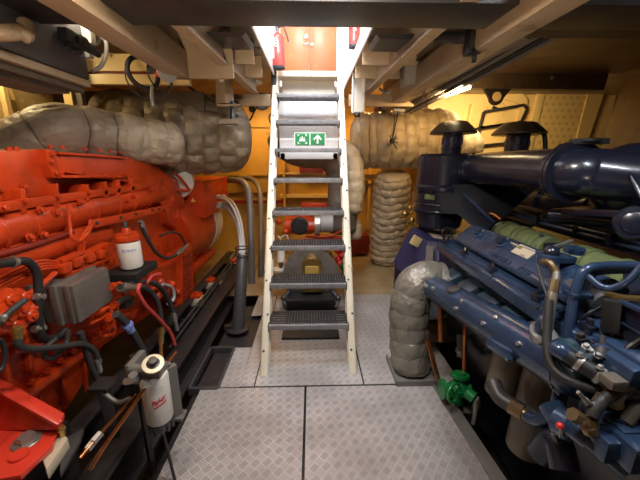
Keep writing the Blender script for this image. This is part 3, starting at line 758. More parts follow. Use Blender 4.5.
# lower bolted bar
b = MB(); b.bar(PX(92, 224, -1.255), PX(162, 208.5, -1.255), .03, .045, .006); lb = b.build('fuel_rail_cover', 'red', eng)
b = MB(); bolts(b, ((97, 223), (121, 217.5), (136, 214), (152, 210), (159, 209)), -1.238, .008, .01); b.build('cover_bolts', 'darksteel', lb)
b = MB(); b.tube([PX(-30, 262, -1.28), PX(30, 246, -1.28), PX(72, 232, -1.28)], .016, 10); b.build('fuel_pipe', 'darkred', eng)
b = MB()
for dx in (0, 4, 8): b.tube([PX(80+dx, 270, -1.22), PX(79+dx*.6, 246, -1.22), PX(86+dx*.5, 230, -1.22), PX(94, 222, -1.24)], .007, 8)
b.tube([PX(68, 205, -1.24), PX(70, 225, -1.22), PX(72, 237, -1.2), PX(80, 241, -1.2), PX(88, 232, -1.22), PX(90, 220, -1.24)], .008, 8)
for k in range(4): b.tube([PX(-20, 300-4*k, -1.24), PX(15, 282-4*k, -1.22), PX(40, 270-3*k, -1.2), PX(58, 268-2*k, -1.22)], .007, 8)
b.tube([PX(20, 300, -1.2), PX(40, 286, -1.18), PX(55, 273, -1.2)], .012, 8)
b.build('injection_pipes', 'red', eng)
b = MB()
for px in (((58, 268), (104, 244)), ((60, 276), (108, 258)), ((58, 262), (80, 252))): b.bar(PX(*px[0], -1.23), PX(*px[1], -1.23), .05, .02, .006)
for u, v, r in ((62, 268, .03), (74, 262, .03), (88, 258, .028), (98, 254, .03), (105, 246, .025), (110, 262, .02)): b.box(PX(u, v, -1.22), (r*2, r*2, r*1.6), .01)
b.build('control_bracket', 'red', eng)
# pump cluster at the far left
b = MB()
for u, v, r in ((10, 310, .05), (22, 316, .045), (8, 326, .04), (18, 297, .035), (-4, 318, .05), (27, 308, .03), (2, 300, .04)):
    c = PX(u, v, -1.2); b.box(c, (r*1.5, r*2.1, r*1.5), r*.35, Matrix.Rotation(u*.3, 3, 'X')); b.cyl(c+V((r*.4, 0, 0)), c+V((r*1.1, 0, 0)), r*.6, seg=14, bev=.004); b.bolt(c+V((r*1.05, 0, 0)), (1, 0, 0), r*.28, .012)
b.cyl(PX(-10, 330, -1.2), PX(20, 318, -1.2), .035); b.cyl(PX(16, 322, -1.17), PX(18, 334, -1.17), .025)
b.build('injection_pump', 'red', eng)
# grey control unit
cu = MB()
A, Bq = PX(72, 285, -1.10), PX(108, 268.5, -1.10); A2, B2 = PX(72, 326, -1.10), PX(108, 306, -1.10)
y0, y1 = A.y, Bq.y; z0, z1 = (A2.z+B2.z)/2, (A.z+Bq.z)/2
cu.box((-1.19, (y0+y1)/2, (z0+z1)/2), (.18, y1-y0, z1-z0), .006)
ecu = cu.build('control_unit', 'ecu', eng)
b = MB(); b.box((-1.185, (y0+y1)/2, (z0+z1)/2), (.03, y1-y0+.03, z1-z0+.012), .004); b.box((-1.13, (y0+y1)/2, (z0+z1)/2), (.02, y1-y0+.012, z1-z0+.006), .003)
b.build('unit_flange', 'ecu', ecu)
b = MB(); b.box((-1.27, y0-.02, (z0+z1)/2), (.03, .03, z1-z0+.03), .003)
for z in (z0+.02, z1-.02): b.bolt((-1.255, y0-.02, z), (1, 0, 0), .008, .008)
b.build('unit_bracket', 'steel', ecu)
# white oil filter with red head
fc = PX(130, 254, -1.10); R = .064
b = MB(); b.lathe(fc+V((0, 0, -.085)), (0, 0, 1), [(0, R*.7), (.004, R*.9), (.016, R), (.155, R), (.165, R*.96)], 36); of = b.build('oil_filter', 'filter', eng)
b = MB(); b.lathe(fc+V((0, 0, .082)), (0, 0, 1), [(0, R*.95), (.01, R*1.06), (.03, R*1.02), (.045, R*.7), (.05, .03), (.08, .02)], 28); b.box(fc+V((0, .0, .11)), (.09, .1, .05), .012); b.build('filter_head', 'red', of)
b = MB()
vd = (EYEP-fc); vd.z = 0; vd.normalize(); rt = V((0, 0, 1)).cross(vd)
for i, ch in enumerate('SCANIA'):
    a = (i-2.5)*.19-.05
    n_ = (vd*math.cos(a)+rt*math.sin(a)); b.text(ch, fc+n_*(R+.0006)+V((0, 0, .035)), V((0, 0, 1)).cross(n_), (0, 0, 1), .024)
for i in range(7):
    a = (i-3)*.2; n_ = (vd*math.cos(a)+rt*math.sin(a)); 
b.build('printed_name', 'inkblue', of)
b = MB(); b.box(fc+V((-.02, .02, -.115)), (.2, .26, .05), .008); b.box(fc+V((-.06, .08, -.08)), (.08, .08, .04), .01); b.build('filter_bracket', 'black', eng)
b = MB(); b.cyl(fc+V((.0, 0, .13)), fc+V((0, .0, .2)), .012); b.build('filter_plug', 'darksteel', of)
# oil pan with bolted flange
slab([(-70, 452), (20, 398), (102, 336), (105, 345), (92, 368), (62, 424), (30, 470), (-70, 520)], -1.38, .5, .03, name='oil_pan')
b = MB(); b.bar(PX(-40, 442, -1.34), PX(104, 333, -1.34), .09, .035, .006); fl = b.build('oil_pan_flange', 'red', eng)
b = MB()
for u in (-18, 2, 20, 35, 50, 63, 76, 88, 98): b.bolt(PX(u, 442-(u+40)*.757, -1.30)+V((-.01, 0, .02)), (.3, 0, 1), .012, .014)
b.build('flange_bolts', 'red', fl)
b = MB()
for u in (40, 62, 84): b.bar(PX(u, 395-(u-40)*.75, -1.37), PX(u+3, 425-(u-40)*.75, -1.37), .02, .02, .005)
b.build('pan_ribs', 'red', eng)
# flywheel housing and louvre
fh = PX(190, 262, -1.5)
b = MB(); b.lathe((-1.62, PX(176, 262, -1.36).y, .72), (0, 1, 0), [(0, .2), (0, .40), (.05, .43), (.34, .43), (.36, .36)], 48); b.build('flywheel_housing', 'red', eng)
b = MB(); b.bar(PX(181, 250, -1.19), PX(181, 305, -1.19), .03, .02, .004, up=V((0, 1, 0)))
lv = slab([(182, 253), (192, 246), (194, 297), (183, 307)], -1.185, .14, .004, name='louvre')
b = MB()
for k in range(13): b.bar(PX(183.2, 258+k*3.6, -1.18), PX(191.5, 251.5+k*3.5, -1.18), .012, .008, .001)
b.build('louvre_slats', 'darkred', lv)
slab([(150, 268), (182, 258), (183, 306), (168, 300), (152, 290)], -1.24, .1, .015, name='side_cover')
b = MB()
for u, v, r in ((150, 284, .03), (160, 282, .035), (166, 290, .03), (172, 284, .03), (158, 296, .03), (178, 292, .03), (147, 274, .03)): b.ball(PX(u, v, -1.2), r, seg=12)
b.tube([PX(148, 290, -1.2), PX(162, 286, -1.18), PX(175, 290, -1.2)], .02, 10); b.build('pipe_fittings', 'red', eng)
# hoses of the engine
def hose(px, X, r, nm='hose', m='hose', par=eng, seg=12):
    b = MB(); b.tube([PX(p[0], p[1], p[2] if len(p) > 2 else X) for p in px], r, seg); return b.build(nm, m, par)
def fitting(par, p, q, X, r, m='steel', nm='hose_fitting'):
    b = MB(); a, c = PX(*p, X), PX(*q, X); b.cyl(a, c, r, seg=12); b.cyl(a.lerp(c, .15), a.lerp(c, .45), r*1.35, seg=6); return b.build(nm, m, par)
h = hose([(-25, 268), (0, 264), (14, 262), (28, 262), (37, 274), (38, 296), (38, 320), (43, 338), (58, 337), (66, 330)], -1.17, .017, m='black')
fitting(h, (12, 262), (16, 262), -1.17, .019); fitting(h, (34, 296), (43, 297), -1.17, .016)
h = hose([(32, 296), (33, 320), (36, 334), (42, 340)], -1.19, .016, m='black'); fitting(h, (33, 329), (44, 328), -1.17, .014)
h = hose([(18, 338), (20, 346), (34, 349), (60, 347), (82, 344), (94, 350), (98, 360)], -1.10, .014)
fitting(h, (17, 326), (18.5, 340), -1.10, .014, 'brass'); fitting(h, (97, 357), (100, 372), -1.10, .013)
hose([(68, 330), (66, 344), (54, 357), (45, 357), (46, 348), (56, 339)], -1.13, .011)
hose([(80, 332), (86, 350), (92, 368), (98, 380)], -1.12, .016)
h = hose([(-18, 328), (0, 320), (12, 310), (25, 300)], -1.12, .012); fitting(h, (-4, 322), (4, 317), -1.12, .016)
h = hose([(-10, 345), (0, 340), (5, 352), (2, 368), (-8, 376)], -1.1, .008, m='black')
h = hose([(140, 222), (146, 236), (156, 252), (166, 258), (176, 255), (184, 248)], -1.13, .013); fitting(h, (176, 255), (188, 245), -1.13, .016); fitting(h, (140, 221), (145, 232), -1.13, .015)
hose([(160, 236), (172, 232), (181, 236), (186, 246)], -1.16, .009)
h = hose([(120, 287), (138, 286), (150, 291), (158, 303), (161, 320), (161.5, 331)], -1.02, .017); fitting(h, (120, 288), (136, 286.5), -1.02, .02); fitting(h, (161.5, 326), (161, 344), -1.02, .018, 'brass')
h = hose([(130, 284), (150, 282), (163, 290), (171, 305), (175, 318)], -1.05, .017); fitting(h, (173, 312), (177, 330), -1.05, .017)
hose([(140, 284), (138, 292), (146, 306), (158, 318), (170, 332), (175, 345)], -1.0, .012, m='redhose')
hose([(146, 284), (152, 276), (160, 274)], -1.04, .012, m='redhose')
h = hose([(116, 314), (128, 325), (138, 342), (147, 358)], -1.02, .021); fitting(h, (126, 323), (131, 331), -1.02, .0225, 'inkblue', 'blue_tape')
hose([(163, 284), (172, 288), (174, 298), (168, 304)], -1.1, .012, m='cable')
b = MB()
for u, v in ((110, 287), (116, 286), (112, 306), (108, 318)): b.cyl(PX(u, v, -1.1), PX(u+4, v-1, -1.1), .022, seg=8)
b.tube([PX(108, 330, -1.12), PX(113, 322, -1.1), PX(109, 308, -1.1), PX(100, 312, -1.1)], .011, 8); b.tube([PX(90, 324, -1.13), PX(104, 316, -1.12), PX(116, 302, -1.1)], .009, 8)
b.tube([PX(104, 336, -1.12), PX(115, 333, -1.1), PX(113, 322, -1.1)], .009, 8); b.build('oil_pipes', 'red', eng)
b = MB(); b.tube([PX(112, 308, -1.12), PX(122, 300, -1.1), PX(132, 298, -1.1)], .018, 10); b.box(PX(126, 302, -1.12), (.05, .08, .06), .01); b.build('pump_block', 'darksteel', eng)
# ---- white dome (air cleaner end) and its red guard
t = thing('air_cleaner', 'round cream air cleaner end with a red loop handle behind the red elbow', 'air filter', PX(178, 200, -1.45))
c = PX(175, 181, -1.36)
b = MB(); b.lathe(c+V((.0, .0, 0)), (.35, -.9, 0), [(-.2, .18), (0, .18), (.03, .165), (.05, .12), (.055, 0)], 40); b.build('canister', 'offwhite', t)
b = MB(); b.tube([PX(173, 172, -1.30), PX(180, 178, -1.26), PX(188, 188, -1.24), PX(188, 190.5, -1.24), PX(178, 190, -1.28)], .014, 10, n=3); b.build('handle', 'red', t)

# ================================================================ ALTERNATOR
alt = thing('alternator', 'orange red alternator with terminal box at the far end of the red engine', 'alternator', (-1.45, 3.3, 0))
Yb = PX(186, 262, -1.30).y
b = MB(); b.lathe((-1.55, Yb-.1, .74), (0, 1, 0), [(0, .3), (0, .37), (.7, .40), (.75, .38), (.75, .2)], 44); b.build('stator_housing', 'red', alt)
b = MB(); b.lathe((-1.55, Yb+.62, .74), (0, 1, 0), [(0, .405), (.28, .40), (.36, .30), (.36, 0)], 44); b.build('end_cowl', 'offwhite', alt)
b = MB(); b.box((-1.36, Yb+.35, .36), (.22, .9, .08), .01); b.build('foot', 'red', alt)
# terminal box
p0 = PX(207, 236, -1.14); p1 = PX(227, 186, -1.14)
zt, zb = 1.275, .90
tb = MB(); tb.box((-1.31, (p0.y+p1.y)/2, (zt+zb)/2), (.36, p1.y-p0.y, zt-zb), .008); tbx = tb.build('terminal_box', 'red', alt)
b = MB(); b.box((-1.31, (p0.y+p1.y)/2, zt+.006), (.38, p1.y-p0.y+.03, .014), .004); b.box((-1.31, p0.y-.004, zb+.14), (.36, .01, .012), .002); b.build('box_lid', 'red', tbx)
b = MB(); w = PY(193, 200, p0.y-.002); b.prism([w+V((-.025, 0, -.02)), w+V((.025, 0, -.02)), w+V((0, 0, .025))], (0, -.003, 0)); b.build('warning_triangle', 'warnyellow', tbx)
b = MB()
for u, v in ((217, 197), (222, 196.5), (217, 207), (222, 206), (218, 204), (225, 203)): c = PX(u, v, -1.13); b.cyl(c, c+V((.05, -.01, 0)), .022, seg=10); b.cyl(c+V((.02, 0, 0)), c+V((.035, 0, 0)), .028, seg=8)
b.build('cable_glands', 'cable', tbx)
slab([(190, 219), (203, 219), (207, 230), (207, 240), (186, 240)], -1.28, .2, .02, name='box_neck', par=alt)
b = MB(); b.cyl(PX(189, 227, -1.26), PX(189, 227, -1.255), .02); b.build('round_label', 'filter', alt)
for k, (du, dv) in enumerate(((0, 0), (1.8, -1), (3.6, -2.5), (1, -8), (4, -9))):
    b = MB(); e_ = k*.9-1.8
    b.tube([U(220+du, 206+dv, 3.8), U(229+du, 210+dv*.8, 3.62), U(237+du*.8, 224+dv*.5, 3.34), U(241+du*.4+e_*.4, 242, 3.08), U(242+e_, 256, 2.95), U(242+e_, 268, 2.92)], .0165, 10)
    o = b.build('power_cable', 'cable', loc=PX(232, 230, -1.08))
    tag(o, 'grey power cable in the bundle arching from the red terminal box to the floor', 'cable', 'grey power cables from the terminal box')

# ================================================================ BASE FRAME, FILTER, PIPES
gb = thing('engine_bed', 'black steel bed frame under the red engine along the walkway', 'bed frame', (-1.0, 2.5, -.2))
def beamY(b, x, y0, y1, z, w, h): b.box((x, (y0+y1)/2, z), (w, y1-y0, h), .004)
b = MB(); beamY(b, -.965, .3, 4.25, .145, .13, .02); beamY(b, -.965, .3, 4.25, .03, .014, .22); beamY(b, -.965, .3, 4.25, -.08, .13, .016); b.build('inner_rail', 'blacksteel', gb)
b = MB(); beamY(b, -1.2, .3, 4.3, .13, .02, .18); beamY(b, -1.17, .3, 4.3, .22, .09, .02); b.build('outer_rail', 'blacksteel', gb)
b = MB()
for y in (1.0, 1.75, 2.5, 3.25, 4.0): b.box((-1.08, y, .06), (.22, .03, .16))
b.build('cross_members', 'blacksteel', gb)
b = MB(); b.tube([(-1.07, 2.2, .2), (-1.06, 3.0, .21), (-1.05, 3.9, .24), (-1.02, 4.05, .32)], .012, 8); b.tube([(-1.04, 2.0, .18), (-1.03, 3.0, .2), (-1.02, 3.8, .22)], .01, 8); b.build('bed_cable', 'hose', gb)
for (u, v), n_ in (((197, 300), 0), ((211, 284), 1)):
    c = PX(u, v, -1.12); t = thing('vibration_mount', ('nearer' if n_ == 0 else 'farther')+' yellow vibration mount with red cap under the alternator', 'mount', c)
    b = MB(); b.box(c, (.1, .12, .07), .01); b.build('mount_body', 'plate', t)
    b = MB(); b.box(c+V((0, 0, .05)), (.09, .1, .03), .008); b.bolt(c+V((0, 0, .066)), (0, 0, 1), .02, .02); b.build('mount_cap', 'red', t)
    b = MB(); b.box(c+V((0, 0, -.1)), (.16, .18, .13), .004); b.build('mount_plinth', 'blacksteel', t)

# big red foot bracket in the foreground
t = thing('mounting_foot', 'bright red mounting foot with gusset and large bolt in the left foreground', 'bracket', U(25, 440, 1.25))
Zf = U(30, 440, 1.22).z
g0 = [U(-40, 372, 1.28), U(0, 391, 1.26), U(58, 423, 1.24), U(58, 430, 1.24), U(-40, 432, 1.28)]
b = MB(); b.prism(g0, (-.01, .05, 0), .006); b.build('gusset', 'redfoot', t)
b = MB(); b.bar(U(-40, 369, 1.27), U(60, 424, 1.23), .022, .016, .004); b.build('gusset_lip', 'redfoot', t)
pl = [PZ(-60, 432, Zf), PZ(58, 428, Zf), PZ(52, 445, Zf), PZ(20, 475, Zf), PZ(-60, 490, Zf)]
b = MB(); b.prism(pl, (0, 0, -.025), .006); b.build('foot_plate', 'redfoot', t)
c = PZ(27, 441, Zf)
b = MB(); b.cyl(c, c+V((0, 0, .006)), .048, seg=28, bev=.002); w = b.build('washer', 'steel', t)
b = MB(); b.lathe(c+V((0, 0, .006)), (0, 0, 1), [(0, .03), (.016, .03), (.022, .026), (.022, 0)], 6); b.build('bolt_head', 'chrome', w)
b = MB(); c = PZ(20, 456, Zf); b.cyl(c, c+V((0, 0, .01)), .03, seg=20); b.build('bolt_head', 'redfoot', t)
b = MB(); b.prism([PZ(40, 452, Zf-.03), PZ(62, 432, Zf-.03), PZ(68, 438, Zf-.03), PZ(46, 470, Zf-.03)], (0, 0, -.05), .006); b.build('rubber_block', 'plate', t)
b = MB(); c = PZ(61, 430, Zf); b.cyl(c+V((0, 0, -.03)), c+V((0, 0, .02)), .012, seg=6); b.cyl(c+V((0, 0, -.0)), c+V((0, 0, .008)), .017, seg=12); b.build('stud', 'brass', t)
b = MB(); b.prism([PZ(60, 440, Zf-.08), PZ(84, 428, Zf-.08), PZ(80, 440, Zf-.08), PZ(60, 475, Zf-.08)], (0, 0, -.02), .004); b.build('shim_plate', 'darksteel', t)
b = MB(); q = PZ(10, 450, Zf-.1); b.box((q.x, q.y, (Zf-.1-.6)/2), (.25, .3, Zf-.1+.6)); b.build('pedestal', 'blacksteel', t)

# black support post
p = PX(103, 385, -1.0)
t = thing('support_post', 'thin black steel post with flat top beside the red oil pan', 'post', (p.x, p.y, -.5))
b = MB(); b.bar(p, (p.x, p.y, -.59), .05, .03); b.build('post', 'blacksteel', t)
b = MB(); b.box(p+V((0, 0, .005)), (.09, .09, .016), .003); b.build('top_plate', 'blacksteel', t)

# fuel filter on its stanchion
fc = U(157, 397, 1.40); R = .058
ff = thing('fuel_filter', 'white fuel filter canister with red printed name on a grey stanchion by the walkway', 'filter', (fc.x, fc.y, 0))
b = MB(); b.lathe(fc+V((0, 0, -.115)), (0, 0, 1), [(0, R*.9), (.01, R), (.225, R), (.235, R*.93)], 36); fb = b.build('canister', 'filter', ff)
b = MB(); b.lathe(fc+V((0, 0, -.165)), (0, 0, 1), [(0, R*.5), (.005, R*.8), (.05, R*.92)], 24)
for i in range(12): a = 2*PI*i/12; b.box(fc+V((math.cos(a)*R*.88, math.sin(a)*R*.88, -.14)), (.014, .014, .04), .002, Matrix.Rotation(a, 3, 'Z'))
b.build('drain_bowl', 'darksteel', ff)
b = MB(); b.box(fc+V((-.005, .01, .135)), (.10, .09, .03), .008); b.box(fc+V((-.085, .03, .15)), (.03, .12, .07), .006); b.cyl(fc+V((-.08, -.02, .165)), fc+V((.03, -.03, .165)), .022, seg=16); b.cyl(fc+V((-.05, -.04, .12)), fc+V((-.05, -.06, .165)), .018, seg=12); hd = b.build('filter_head', 'pipegrey', ff)
c = fc+V((.035, -.05, .205)); ax = (EYEP-c).normalized()*.6+V((0, 0, .6))
b = MB(); b.lathe(c, ax, [(0, .028), (.0, .042), (.01, .042), (.012, .03)], 28); b.build('bowl_ring', 'plate', hd)
b = MB(); b.lathe(c, ax, [(0, .028), (.012, .026), (.014, .017), (.04, .016), (.042, 0)], 20); b.build('priming_knob', 'blacksteel', hd)
b = MB()
for dx, dy, dz in ((-.04, -.06, .14), (.02, -.075, .13), (-.07, -.04, .12)): b.cyl(fc+V((dx, dy, dz)), fc+V((dx-.01, dy-.03, dz+.02)), .014, seg=6)
b.build('union_nuts', 'chrome', hd)
vd = (EYEP-fc); vd.z = 0; vd.normalize(); rt = V((0, 0, 1)).cross(vd)
b = MB()
for i, ch in enumerate('Parker'):
    a = (i-2.5)*.155+.12; n_ = (vd*math.cos(a)+rt*math.sin(a)); b.text(ch, fc+n_*(R+.0006)+V((0, 0, .012+.003*i)), V((0, 0, 1)).cross(n_)+V((0, 0, .06)), (0, 0, 1), .034)
b.build('printed_name', 'inkred', fb)
b = MB()
for i in range(14):
    a = (i-6.5)*.065+.14; n_ = (vd*math.cos(a)+rt*math.sin(a)); b.box(fc+n_*R+V((0, 0, -.012+.0014*i)), (.0045, .0045, .005), 0, Matrix.Rotation(a, 3, 'Z'))
b.build('printed_rule', 'inkred', fb)
b = MB()
for r_ in range(3):
    for i in range(9):
        a = (i-4)*.09+.1; n_ = (vd*math.cos(a)+rt*math.sin(a)); b.box(fc+n_*R+V((0, 0, .085-.012*r_)), (.002, .002, .0025), 0, Matrix.Rotation(a, 3, 'Z'))
b.build('fine_print', 'inkgrey', fb)
b = MB(); q = fc+V((.05, .055, 0)); b.bar(q+V((0, 0, .12)), q+V((0, 0, -.15)), .045, .03); b.box(q+V((.01, 0, -.155)), (.05, .06, .014)); b.bar(q+V((0, 0, .12)), fc+V((-.02, .05, .12)), .02, .03); b.build('stanchion', 'pipegrey', ff)
b = MB(); q = fc+V((-.12, .07, 0)); b.bar(q+V((0, 0, .16)), (q.x, q.y, -.59), .02, .06); b.build('back_post', 'blacksteel', ff)
b = MB(); b.cyl(fc+V((.02, -.03, -.165)), (fc.x+.035, fc.y-.02, -.0), .007, seg=8); b.build('drain_hose', 'black', ff)
# copper lines
def pipe(px, r, m, label, cat='pipe', nm='copper_pipe', nuts=()):
    pts = [U(*p) for p in px]; t = thing(nm, label, cat, pts[len(pts)//2])
    b = MB(); b.tube(pts, r, 10); b.build('pipe', m, t)
    for (p, q) in nuts: b = MB(); b.cyl(U(*p), U(*q), r*2.1, seg=6); b.build('union_nut', 'chrome', t)
    return t
pipe([(156, 372, 1.36), (130, 410, 1.27), (104, 447, 1.2), (90, 470, 1.16)], .0075, 'copper', 'copper fuel pipe running from the white fuel filter down to the lower left', nuts=[((157, 371, 1.36), (153, 377, 1.35))])
pipe([(136, 395, 1.5), (116, 416, 1.38), (100, 434, 1.28), (80, 458, 1.2)], .0075, 'copper', 'copper pipe with a bright compression union beside the black post', nuts=[((101, 433, 1.28), (93, 442, 1.25)), ((94, 441, 1.26), (87, 450, 1.23))])
pipe([(176, 352, 1.62), (170, 360, 1.55), (163, 370, 1.45)], .008, 'copper', 'short copper pipe entering the top of the white fuel filter')
pipe([(161, 343, 1.75), (161, 352, 1.65), (162, 362, 1.5)], .009, 'brass', 'short brass pipe between the black hose and the fuel filter', nm='brass_pipe')
b = MB(); b.tube([U(104, 393, 1.45), U(118, 402, 1.45), U(130, 398, 1.5)], .01, 8); o = b.build('grey_pipe', 'pipegrey', loc=U(118, 402, 1.45)); tag(o, 'thin grey pipe curving behind the black post', 'pipe')

# floor tray beside the bed
c0 = PZ(196, 383, 0); c1 = PZ(226, 384, 0); c2 = PZ(237, 340, 0)
t = thing('floor_opening_frame', 'open dark rectangular frame sunk in the chequer floor left of the stair', 'floor frame', ((c0.x+c1.x)/2, (c0.y+c2.y)/2, 0))
x0, x1, y0, y1 = -.84, -.645, 1.80, 2.27
b = MB(); b.box(((x0+x1)/2, y0, -.02), (x1-x0, .025, .06), .003); b.box((x1, (y0+y1)/2, -.02), (.02, y1-y0, .06), .003); b.box(((x0+x1)/2, y1, -.02), (x1-x0, .02, .06), .003); b.box((x0, (y0+y1)/2, -.02), (.02, y1-y0, .06), .003); b.build('rim', 'darksteel', t)
# vertical grey pipes
for (P, r, lb_) in (([U(205, 183, 4.75), U(222, 180.5, 4.45), U(238, 180.5, 4.12), U(246.5, 186, 4.0), U(249.5, 200, 3.95), U(251, 240, 3.88), PZ(252, 283, 0)], .042, 'grey bent pipe arching over beside the red terminal box, the nearer of two'),
                    ([U(240, 178, 4.75), U(251, 179, 4.6), U(258, 186, 4.45), U(260.5, 200, 4.35), U(261, 240, 4.2), PZ(261, 276, 0)], .036, 'grey bent pipe next to the back wall, the farther of two beside the alternator')):
    b = MB(); b.tube(P, r, 16); o = b.build('vent_pipe', 'pipegrey', loc=P[-1]); tag(o, lb_, 'pipe')
t = thing('cable_conduit', 'dark grey cable conduit standing on the floor beside the black bed frame', 'conduit', PZ(238, 330, 0))
bs = PZ(238, 329, 0); b = MB(); b.tube([bs, U(240, 300, 2.84), U(242, 262, 2.9), U(242.5, 256, 2.92)], [.055, .055, .053, .053], 18, smooth=False); b.build('tube', 'darksteel', t)
b = MB(); b.lathe(bs, (0, 0, 1), [(0, .10), (.012, .10), (.02, .07)], 24); b.box(bs+V((-.08, .0, .02)), (.08, .05, .04)); b.build('foot', 'blacksteel', t)
b = MB()
for z in (.0, .06): q = U(242, 255-z*120, 2.9); b.ring(q, (0, 0, 1), .06, .006)
b.build('cable_tie', 'black', t)
t = thing('stop_handle', 'small red knobbed lever beside the cable conduit', 'lever', U(231, 275, 2.95))
b = MB(); b.tube([U(222, 280, 3.0), U(229, 272, 2.97), U(233, 262, 2.95)], .007, 8); b.build('lever', 'darksteel', t)
b = MB(); b.ball(U(234, 260.5, 2.95), .022); b.build('knob', 'extred', t)
# ================================================================ BLUE MAIN ENGINE (right)
me_ = thing('main_engine', 'large dark blue marine engine with green finned covers along the right side', 'engine', (1.5, 1.8, -.3))
def profY(prof, y0, y1, bev=.01, m='blue', name='part', par=me_, seg=2):
    b = MB(); b.prism([(x, y0, z) for x, z in prof], (0, y1-y0, 0), bev, seg); return b.build(name, m, par)
# cylinder head bank and rocker cover
profY([(1.16, -.3), (1.04, .5), (1.02, .80), (1.10, .90), (1.85, .92), (2.0, .5), (2.0, -.3)], .55, 2.25, .02, 'navy', 'engine_block')
rc = profY([(1.0, .945), (1.004, .975), (1.10, 1.058), (1.135, 1.068), (1.2, 1.03), (1.2, .945)], 1.05, 2.09, .016, 'blue', 'rocker_cover', seg=3)
profY([(.955, .87), (.96, .925), (1.25, .945), (1.25, .87)], .75, 2.2, .008, 'blue', 'cover_ledge')
profY([(.925, .85), (.93, .905), (.965, .915), (.965, .85)], .75, 2.22, .008, 'blue', 'ledge_rail')
profY([(1.0, .70), (.975, .86), (1.2, .87), (1.2, .70)], .7, 2.24, .008, 'navy', 'cylinder_head')
SLN = V((-.655, 0, .756)); SLU = V((.756, 0, .655))              # the slanting face of the cover
def slant(u, v, h=0):                                          # point on that face
    d = ray(u, v); p0 = V((1.05, 0, 1.0165)); return EYEP+d*((p0-EYEP).dot(SLN)/d.dot(SLN))+SLN*h
b = MB()
for u, v in ((479, 233.5), (503, 242.5), (545, 258)):
    p = slant(u, v); b.lathe(p-SLN*.004, SLN, [(0, .036), (.008, .036), (.011, .026), (.026, .027), (.034, .022), (.036, 0)], 24)
    b.bar(p+SLN*.034-V((0, .03, 0)), p+SLN*.034+V((0, .03, 0)), .02, .016, .005)
b.build('filler_caps', 'blue', rc)
p = slant(524, 251.5)
def onface(b, p, du, dy, w, l, h, t): b.box(p+SLU*du+V((0, dy, 0))+SLN*h, (w, l, t), 0, Matrix.Rotation(-.714, 3, 'Y'))
b = MB(); onface(b, p, 0, 0, .062, .13, .001, .003); npl = b.build('name_plate', 'plate', rc)
b = MB(); onface(b, p, .022, -.012, .010, .085, .0028, .001); b.build('plate_print', 'inkgrey', npl)
b = MB(); onface(b, p, -.024, -.02, .008, .035, .0028, .001); b.build('plate_print', 'inkgrey', npl)
b = MB(); onface(b, p, .012, .045, .02, .03, .0028, .001); b.build('plate_mark', 'leaf', npl)
b = MB()                                                       # worn raised lettering, not readable
for i in range(16):
    if i in (8, 9, 10): continue
    p = slant(490+2.7*i, 253+1.36*i); l = .010 if i < 8 else .016
    onface(b, p, 0, 0, .026, .004, .001, .004); onface(b, p, .009 if i % 2 else -.009, -l/2, .004, l, .001, .004)
    if i % 3: onface(b, p, 0, -l, .022, .004, .001, .004)
b.build('raised_marks', 'blue', rc)
b = MB()
for Y in (2.14, 1.86, 1.55, 1.2, .95): b.box((.965, Y, .93), (.03, .05, .03), .005); b.cyl((.965, Y, .93), (.965, Y, .965), .012, seg=8); b.bolt((.945, Y-.05, .9), (-1, 0, .3), .012, .015)
b.build('cover_clamps', 'navy', rc)
# ports between head and manifold
for i, (u, v, d) in enumerate(((457, 274, 2.12), (475, 285, 1.92), (496, 298, 1.70), (521, 313, 1.48), (548, 332, 1.27), (578, 353, 1.08))):
    c = U(u, v, d); 
    po = thing('x', 'x', 'x', c) if False else None
    b = MB(); b.bar(c+V((-.06, 0, -.06)), c+V((.11, 0, .03)), .155, .10, .02); pp = b.build('exhaust_port', 'blueport', me_)
    b = MB(); b.bar(c+V((.07, 0, .01)), c+V((.10, 0, .03)), .19, .12, .01)
    for s_ in (-1, 1): b.bolt(c+V((.03, s_*.07, .045)), (-.4, 0, 1), .012, .016)
    b.build('port_flange', 'navy', pp)
    b = MB()
    for s_ in (-.09, .09): b.tube([c+V((.10, s_, .03)), c+V((.06, s_, .07)), c+V((.13, s_, .13))], .008, 8)
    b.bolt(c+V((.0, .0, .06)), (-.4, 0, 1), .013, .02); b.build('port_pipes', 'blacksteel', pp)
# lower manifold
A, B_ = U(428, 284, 2.2), U(548, 357, 1.22); B2 = B_+(B_-A)*.10
b = MB(); b.tube([A, A.lerp(B_, .5), B2], [.084, .088, .09], 36, smooth=False)
b.ball(A, .084); b.ball(B2, .09); mf = b.build('water_manifold', 'blue', me_)
mt = (B_-A).normalized(); sd = V((-mt.y, mt.x, 0)).normalized()      # towards the walkway / camera
if sd.x > 0: sd = -sd
upv = sd.cross(mt); upv = upv if upv.z > 0 else -upv
b = MB()
for f_, ang in ((.03, .3), (.10, 1.2), (.12, .35), (.2, .5), (.45, .15), (.47, .75), (.66, .3), (.7, .9), (.86, .4), (.95, 1.1)):
    p = A.lerp(B2, f_); n_ = sd*math.cos(ang)+upv*math.sin(ang); b.bolt(p+n_*.084, n_, .011, .016)
b.build('manifold_bolts', 'chrome', mf)
p = A.lerp(B2, .345); n_ = sd*.35+upv*.94
b = MB(); b.lathe(p+n_*.075, n_, [(0, .042), (.02, .042), (.024, .036), (.024, .012), (.028, 0)], 28); b.build('round_plug', 'darksteel', mf)
p = A.lerp(B2, .04); b = MB(); b.lathe(p+n_*.075, n_, [(0, .04), (.02, .04), (.024, .034), (.024, .012), (.035, .012)], 8); b.build('end_plug', 'navy', mf)
p = A.lerp(B2, .78); n2 = (sd*.9-upv*.35).normalized()
b = MB(); b.bar(p+n2*.085+mt*.07, p+n2*.095-mt*.07, .05, .05, .012)
for s_ in (-1, 1): b.bolt(p+n2*.105+mt*(.062*s_), n2, .012, .018)
